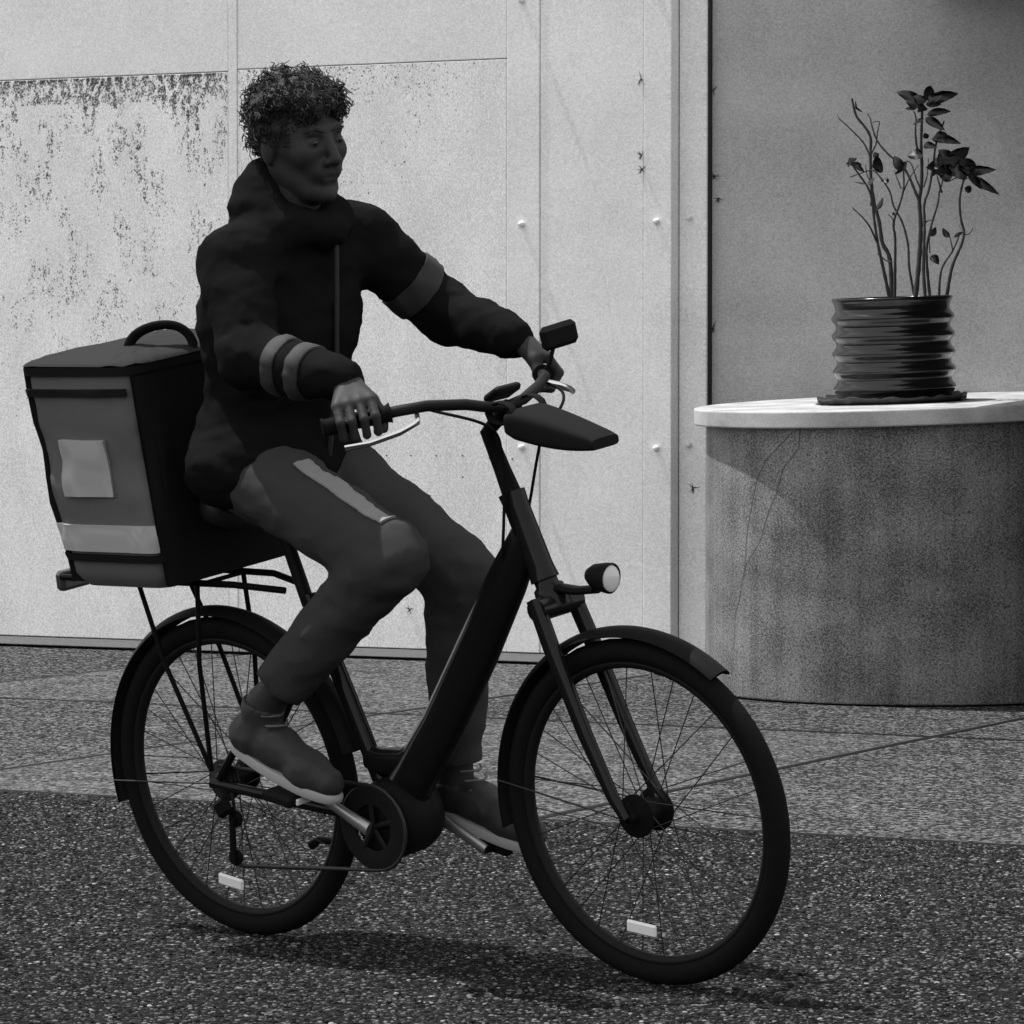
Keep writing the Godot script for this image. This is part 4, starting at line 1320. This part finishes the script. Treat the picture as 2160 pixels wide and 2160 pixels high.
	# hands closed round the grips
	for s in [1.0, -1.0]:
		var g: Vector3 = hb[s][0]; var a: Vector3 = hb[s][1]; var b: Vector3 = hb[s][2]; var c: Vector3 = hb[s][3]
		var P := func(x: float, y: float, z: float) -> Vector3: return g + a * x + b * y + c * z
		f = Field.new(g - V(0.14, 0.085, 0.10), g + V(0.085, 0.10, 0.10), 0.0040)
		var wr: Vector3 = wrR if s > 0 else wrL
		var fo := [-0.034, -0.0115, 0.0115, 0.033]; var fl := [0.95, 1.0, 0.97, 0.85]
		for i in 4:
			var x: float = fo[i]; var l: float = fl[i]
			var k0: Vector3 = P.call(x, 0.014, 0.034); var k1: Vector3 = P.call(x * 1.04, -0.026 * l, 0.024); var k2: Vector3 = P.call(x * 1.02, -0.033 * l, -0.013); var k3: Vector3 = P.call(x, -0.012, -0.029)
			f.cap(wr, k0, 0.021, 0.0125, 0.010)
			f.cap(k0, k1, 0.0105, 0.0092, 0.003); f.cap(k1, k2, 0.0092, 0.0084, 0.003); f.cap(k2, k3, 0.0084, 0.0075, 0.003)
		f.cap(wr, P.call(-0.036, 0.032, 0.014), 0.019, 0.016, 0.012)
		f.cap(P.call(-0.036, 0.032, 0.014), P.call(-0.054, 0.006, -0.006), 0.0145, 0.0105, 0.006)
		f.cap(P.call(-0.054, 0.006, -0.006), P.call(-0.048, -0.016, -0.024), 0.0105, 0.0085, 0.004)
		var e: Vector3 = elR if s > 0 else elL
		f.cap(wr, wr.lerp(e, 0.22), 0.027, 0.029, 0.015)
		f.to_mesh(mb)
	part("body", mb, skin, pn)
	# eyes
	for s in [-1.0, 1.0]:
		mb = MB.new(); mb.ball(H.call(0.0835, 0.013, 0.031 * s), V(0.0115, 0.0050, 0.0115), 14, 10, hbas)
		part("eye", mb, mat(0.06, 0.3), pn)
		mb = MB.new(); mb.ball(H.call(0.0945, 0.013, 0.0315 * s), V(0.0016, 0.0042, 0.0050), 10, 6, hbas)
		part("iris", mb, mat(0.005, 0.1), pn)
		mb = MB.new(); mb.tube(PackedVector3Array([H.call(0.096, 0.034, 0.012 * s), H.call(0.095, 0.041, 0.03 * s), H.call(0.082, 0.036, 0.05 * s)]), [0.003, 0.0045, 0.002], 6)
		part("eyebrow", mb, mat(0.01, 0.9), pn)
	# ---- hair: springy curls standing up over the head
	var hn := noise(81, 18.0, 3)
	f = Field.new(hc - V(0.19, 0.12, 0.16), hc + V(0.16, 0.24, 0.16), 0.0075)
	f.ell(H.call(-0.030, 0.048, 0), V(0.088, 0.084, 0.085), 0.03, hbas)
	f.ell(H.call(0.0, 0.085, 0), V(0.092, 0.052, 0.084), 0.04, hbas)
	f.ell(H.call(-0.072, 0.01, 0), V(0.036, 0.062, 0.064), 0.03, hbas)
	f.ell(H.call(0.090, 0.0, 0), V(0.060, 0.062, 0.090), 0.012, hbas, true)
	f.wrinkle(hn, 0.022, V(1, 1, 1))
	mb = MB.new(); f.to_mesh(mb)
	var hv := mb.v.duplicate()
	var r := RandomNumberGenerator.new(); r.seed = 12
	var cen: Vector3 = H.call(-0.02, 0.06, 0)
	for i in 1700:
		var p0: Vector3 = hv[r.randi() % hv.size()]
		var d := (p0 - cen).normalized()
		if (hbas.inverse() * (p0 - hc)).y < -0.02: continue
		var side := d.cross(V(r.randf_range(-1, 1), r.randf_range(-1, 1), r.randf_range(-1, 1))).normalized()
		var o2 := d.cross(side)
		var pts := PackedVector3Array(); var L := r.randf_range(0.008, 0.026); var cr := r.randf_range(0.003, 0.007)
		for k in 7:
			var t := k / 6.0
			pts.append(p0 - d * 0.006 + d * L * t + (side * sin(t * 9.0) + o2 * cos(t * 9.0)) * cr * (0.4 + t))
		mb.tube(pts, [0.0016, 0.0016, 0.0015, 0.0014, 0.0013, 0.0011, 0.0008], 4, false)
	part("hair", mb, mat(0.005, 0.75), pn)
	# ---- jacket
	var jn := noise(91, 1.0, 3)
	f = Field.new(V(-0.03, 0.90, -0.46), V(0.76, 1.70, 0.40), 0.0095)
	f.ell(V(0.222, 1.055, 0), V(0.165, 0.125, 0.205), 0.04)
	f.cap(V(0.215, 1.08, 0), V(0.275, 1.32, 0), 0.135, 0.142, 0.05)
	f.ell(V(0.295, 1.37, 0), V(0.140, 0.175, 0.190), 0.06)
	f.cap(V(0.345, 1.485, -0.15), V(0.345, 1.485, 0.15), 0.078, 0.078, 0.06)
	for q in [[shR, elR, wrR], [shL, elL, wrL]]:
		f.cap(q[0], q[1], 0.072, 0.060, 0.035)
		f.cap(q[1], q[1].lerp(q[2], 0.88), 0.060, 0.046, 0.025)
		f.cap(q[1].lerp(q[2], 0.86), q[1].lerp(q[2], 0.97), 0.045, 0.042, 0.008)
	f.cap(V(0.335, 1.53, -0.04), V(0.335, 1.53, 0.04), 0.085, 0.085, 0.05)
	# hood lying on the shoulders
	f.ell(V(0.322, 1.600, 0), V(0.070, 0.085, 0.105), 0.03)
	f.cap(V(0.335, 1.59, 0.085), V(0.415, 1.548, 0.062), 0.045, 0.038, 0.03)
	f.cap(V(0.335, 1.59, -0.085), V(0.415, 1.548, -0.062), 0.045, 0.038, 0.03)
	f.cap(V(0.415, 1.548, 0.062), V(0.455, 1.525, 0.0), 0.036, 0.032, 0.02)
	f.cap(V(0.415, 1.548, -0.062), V(0.455, 1.525, 0.0), 0.036, 0.032, 0.02)
	f.wrinkle(jn, 0.009, V(6, 11, 6))
	f.wrinkle(ridged(93), -0.0055, V(6, 13, 6))
	f.plane_cut(V(0.2, 0.955, 0), V(-0.22, -1, 0).normalized())
	mb = MB.new(); f.to_mesh(mb)
	var jm := cloth(0.008, 0.06, 0.5)
	var jk := part("jacket", mb, jm, pn)
	# zip line and reflective sleeve tab
	mb = MB.new()
	mb.tube(PackedVector3Array([V(0.474, 1.50, 0.0), V(0.462, 1.42, 0.0), V(0.448, 1.33, 0), V(0.430, 1.22, 0.0), V(0.385, 1.06, 0)]), 0.006, 6)
	part("zip", mb, mat(0.014, 0.5), jk)
	# reflective bands on the sleeves, laid on the cloth
	for q in [[elR, wrR, 0.30, 0.42, 0.10], [elR, wrR, 0.54, 0.66, 0.10], [shL, elL, 0.50, 0.72, 0.095]]:
		var a: Vector3 = q[0]; var bb: Vector3 = q[1]
		var dd := (bb - a).normalized()
		var u0 := V(0, 1, 0); u0 = (u0 - dd * u0.dot(dd)).normalized()
		var s0 := dd.cross(u0)
		var rr := []
		for e in [[q[2], -0.004], [q[2], 0.003], [lerpf(q[2], q[3], 0.5), 0.003], [q[3], 0.003], [q[3], -0.004]]:
			var row := PackedVector3Array()
			var c0 := a.lerp(bb, e[0])
			for k in 40:
				var an := TAU * k / 40.0
				var dr := u0 * cos(an) + s0 * sin(an)
				var hp := f.hit(c0, dr)
				var rd := minf((hp - c0).length(), q[4])
				row.append(c0 + dr * (rd + e[1]))
			rr.append(row)
		mb = MB.new(); mb.loft(rr, true)
		part("reflective_band", mb, mat(0.012, 0.8), jk)
	# ---- trousers
	f = Field.new(V(0.0, 0.38, -0.30), V(0.80, 1.22, 0.30), 0.0105)
	f.ell(V(0.22, 1.045, 0), V(0.125, 0.10, 0.155), 0.04)
	var hemR := kneR.lerp(ankR, 0.86); var hemL := kneL.lerp(ankL, 0.93)
	f.cap(hipR, kneR, 0.098, 0.073, 0.04); f.cap(kneR, hemR, 0.070, 0.056, 0.03)
	f.cap(hipL, kneL, 0.098, 0.073, 0.04); f.cap(kneL, hemL, 0.070, 0.056, 0.03)
	f.wrinkle(noise(95, 1.0, 2), 0.008, V(7, 8, 6))
	f.wrinkle(ridged(97), -0.0055, V(7, 11, 5))
	var dR := (ankR - kneR).normalized(); var dL := (ankL - kneL).normalized()
	# open hems: cut square across the shin, each cut kept to its own leg
	for z in f.nz:
		for y in f.ny:
			for x in f.nx:
				var i := (z * f.ny + y) * f.nx + x
				if f.d[i] < 0.05:
					var q: Vector3 = f.o + V(x, y, z) * f.c
					if q.z > 0: f.d[i] = maxf(f.d[i], (q - hemR).dot(dR))
					else: f.d[i] = maxf(f.d[i], (q - hemL).dot(dL))
	mb = MB.new(); f.to_mesh(mb)
	var tro := part("trousers", mb, cloth(0.042, 0.07, 0.5), pn)
	# pale stripe on top of the near thigh, partly sunlight painted in
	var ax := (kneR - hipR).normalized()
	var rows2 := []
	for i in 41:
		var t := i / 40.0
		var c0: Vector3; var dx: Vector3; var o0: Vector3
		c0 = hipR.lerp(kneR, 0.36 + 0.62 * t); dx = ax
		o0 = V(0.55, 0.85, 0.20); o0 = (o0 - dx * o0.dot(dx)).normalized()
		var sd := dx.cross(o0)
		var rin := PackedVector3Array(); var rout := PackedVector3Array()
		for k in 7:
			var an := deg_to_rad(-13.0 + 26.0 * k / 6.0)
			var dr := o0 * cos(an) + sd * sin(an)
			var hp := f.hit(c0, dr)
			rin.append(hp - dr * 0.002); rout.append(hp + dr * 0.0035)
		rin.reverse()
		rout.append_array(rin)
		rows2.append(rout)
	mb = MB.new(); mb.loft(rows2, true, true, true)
	part("sunlit_leg_stripe", mb, cloth(0.22, 0.07, 0.5), tro, "pale stripe with painted sunlight along the thigh to the knee")
	# ---- boots
	for q in [[ankR, V(0.335, 0.387, 0.142), -0.34, 1.0], [ankL, V(0.625, 0.224, -0.142), -0.27, -1.0]]:
		var ball: Vector3 = q[1]      # where the ball of the foot presses on the pedal
		var fb := Basis(V(0, 0, 1), q[2])
		var org := ball - fb * V(0.105, 0, 0)
		var P := func(x: float, y: float, z: float) -> Vector3: return org + fb * V(x, y, z)
		var bt := group_node("boot", pn)
		f = Field.new(org - V(0.15, 0.12, 0.07), org + V(0.27, 0.28, 0.07), 0.0065)
		f.cap(P.call(-0.065, 0.052, 0), P.call(0.03, 0.055, 0), 0.040, 0.042, 0.02)
		f.cap(P.call(0.03, 0.060, 0), P.call(0.12, 0.040, 0), 0.040, 0.040, 0.02)
		f.cap(P.call(0.12, 0.040, 0.004 * q[3]), P.call(0.175, 0.036, 0), 0.043, 0.032, 0.02)
		var an: Vector3 = q[0]
		f.cap(P.call(-0.038, 0.06, 0), an.lerp(P.call(-0.038, 0.06, 0), 0.15), 0.043, 0.044, 0.02)
		f.cap(an.lerp(P.call(-0.038, 0.06, 0), 0.15), an.lerp(P.call(-0.038, 0.06, 0), -0.05), 0.044, 0.047, 0.01)
		f.plane_cut(an, (an - P.call(-0.038, 0.06, 0)).normalized())
		f.wrinkle(noise(99, 1.0, 1), 0.002, V(26, 34, 26))
		f.plane_cut(P.call(0, 0.016, 0), -fb.y)
		mb = MB.new(); f.to_mesh(mb)
		part("boot_upper", mb, mat(0.013, 0.7), bt)
		# sole
		mb = MB.new()
		var rows := []
		for lv in [[-0.0, 0.94], [0.004, 1.0], [0.016, 1.0], [0.022, 0.96]]:
			var row := PackedVector3Array()
			for k in 40:
				var t := TAU * k / 40.0
				var x := 0.055 + 0.155 * cos(t)
				var wd := 0.040 + 0.008 * clampf((x - 0.02) / 0.12, -0.5, 1.0)
				row.append(P.call(0.055 + 0.155 * cos(t) * lv[1], lv[0] - 0.000, signf(sin(t)) * pow(absf(sin(t)), 0.75) * wd * lv[1]))
			rows.append(row)
		mb.loft(rows, true, true, true)
		part("sole", mb, mat(0.30, 0.7), bt)
		# laces
		for i in 4:
			mb = MB.new()
			var y := 0.125 - 0.016 * i; var x0 := 0.005 + 0.016 * i
			mb.tube(PackedVector3Array([P.call(x0 - 0.012, y - 0.004, 0.032), P.call(x0 + 0.006, y, 0.016), P.call(x0 + 0.012, y, 0.0), P.call(x0 + 0.006, y, -0.016), P.call(x0 - 0.012, y - 0.004, -0.032)]), 0.0028, 5)
			part("lace", mb, mat(0.10, 0.8), bt)
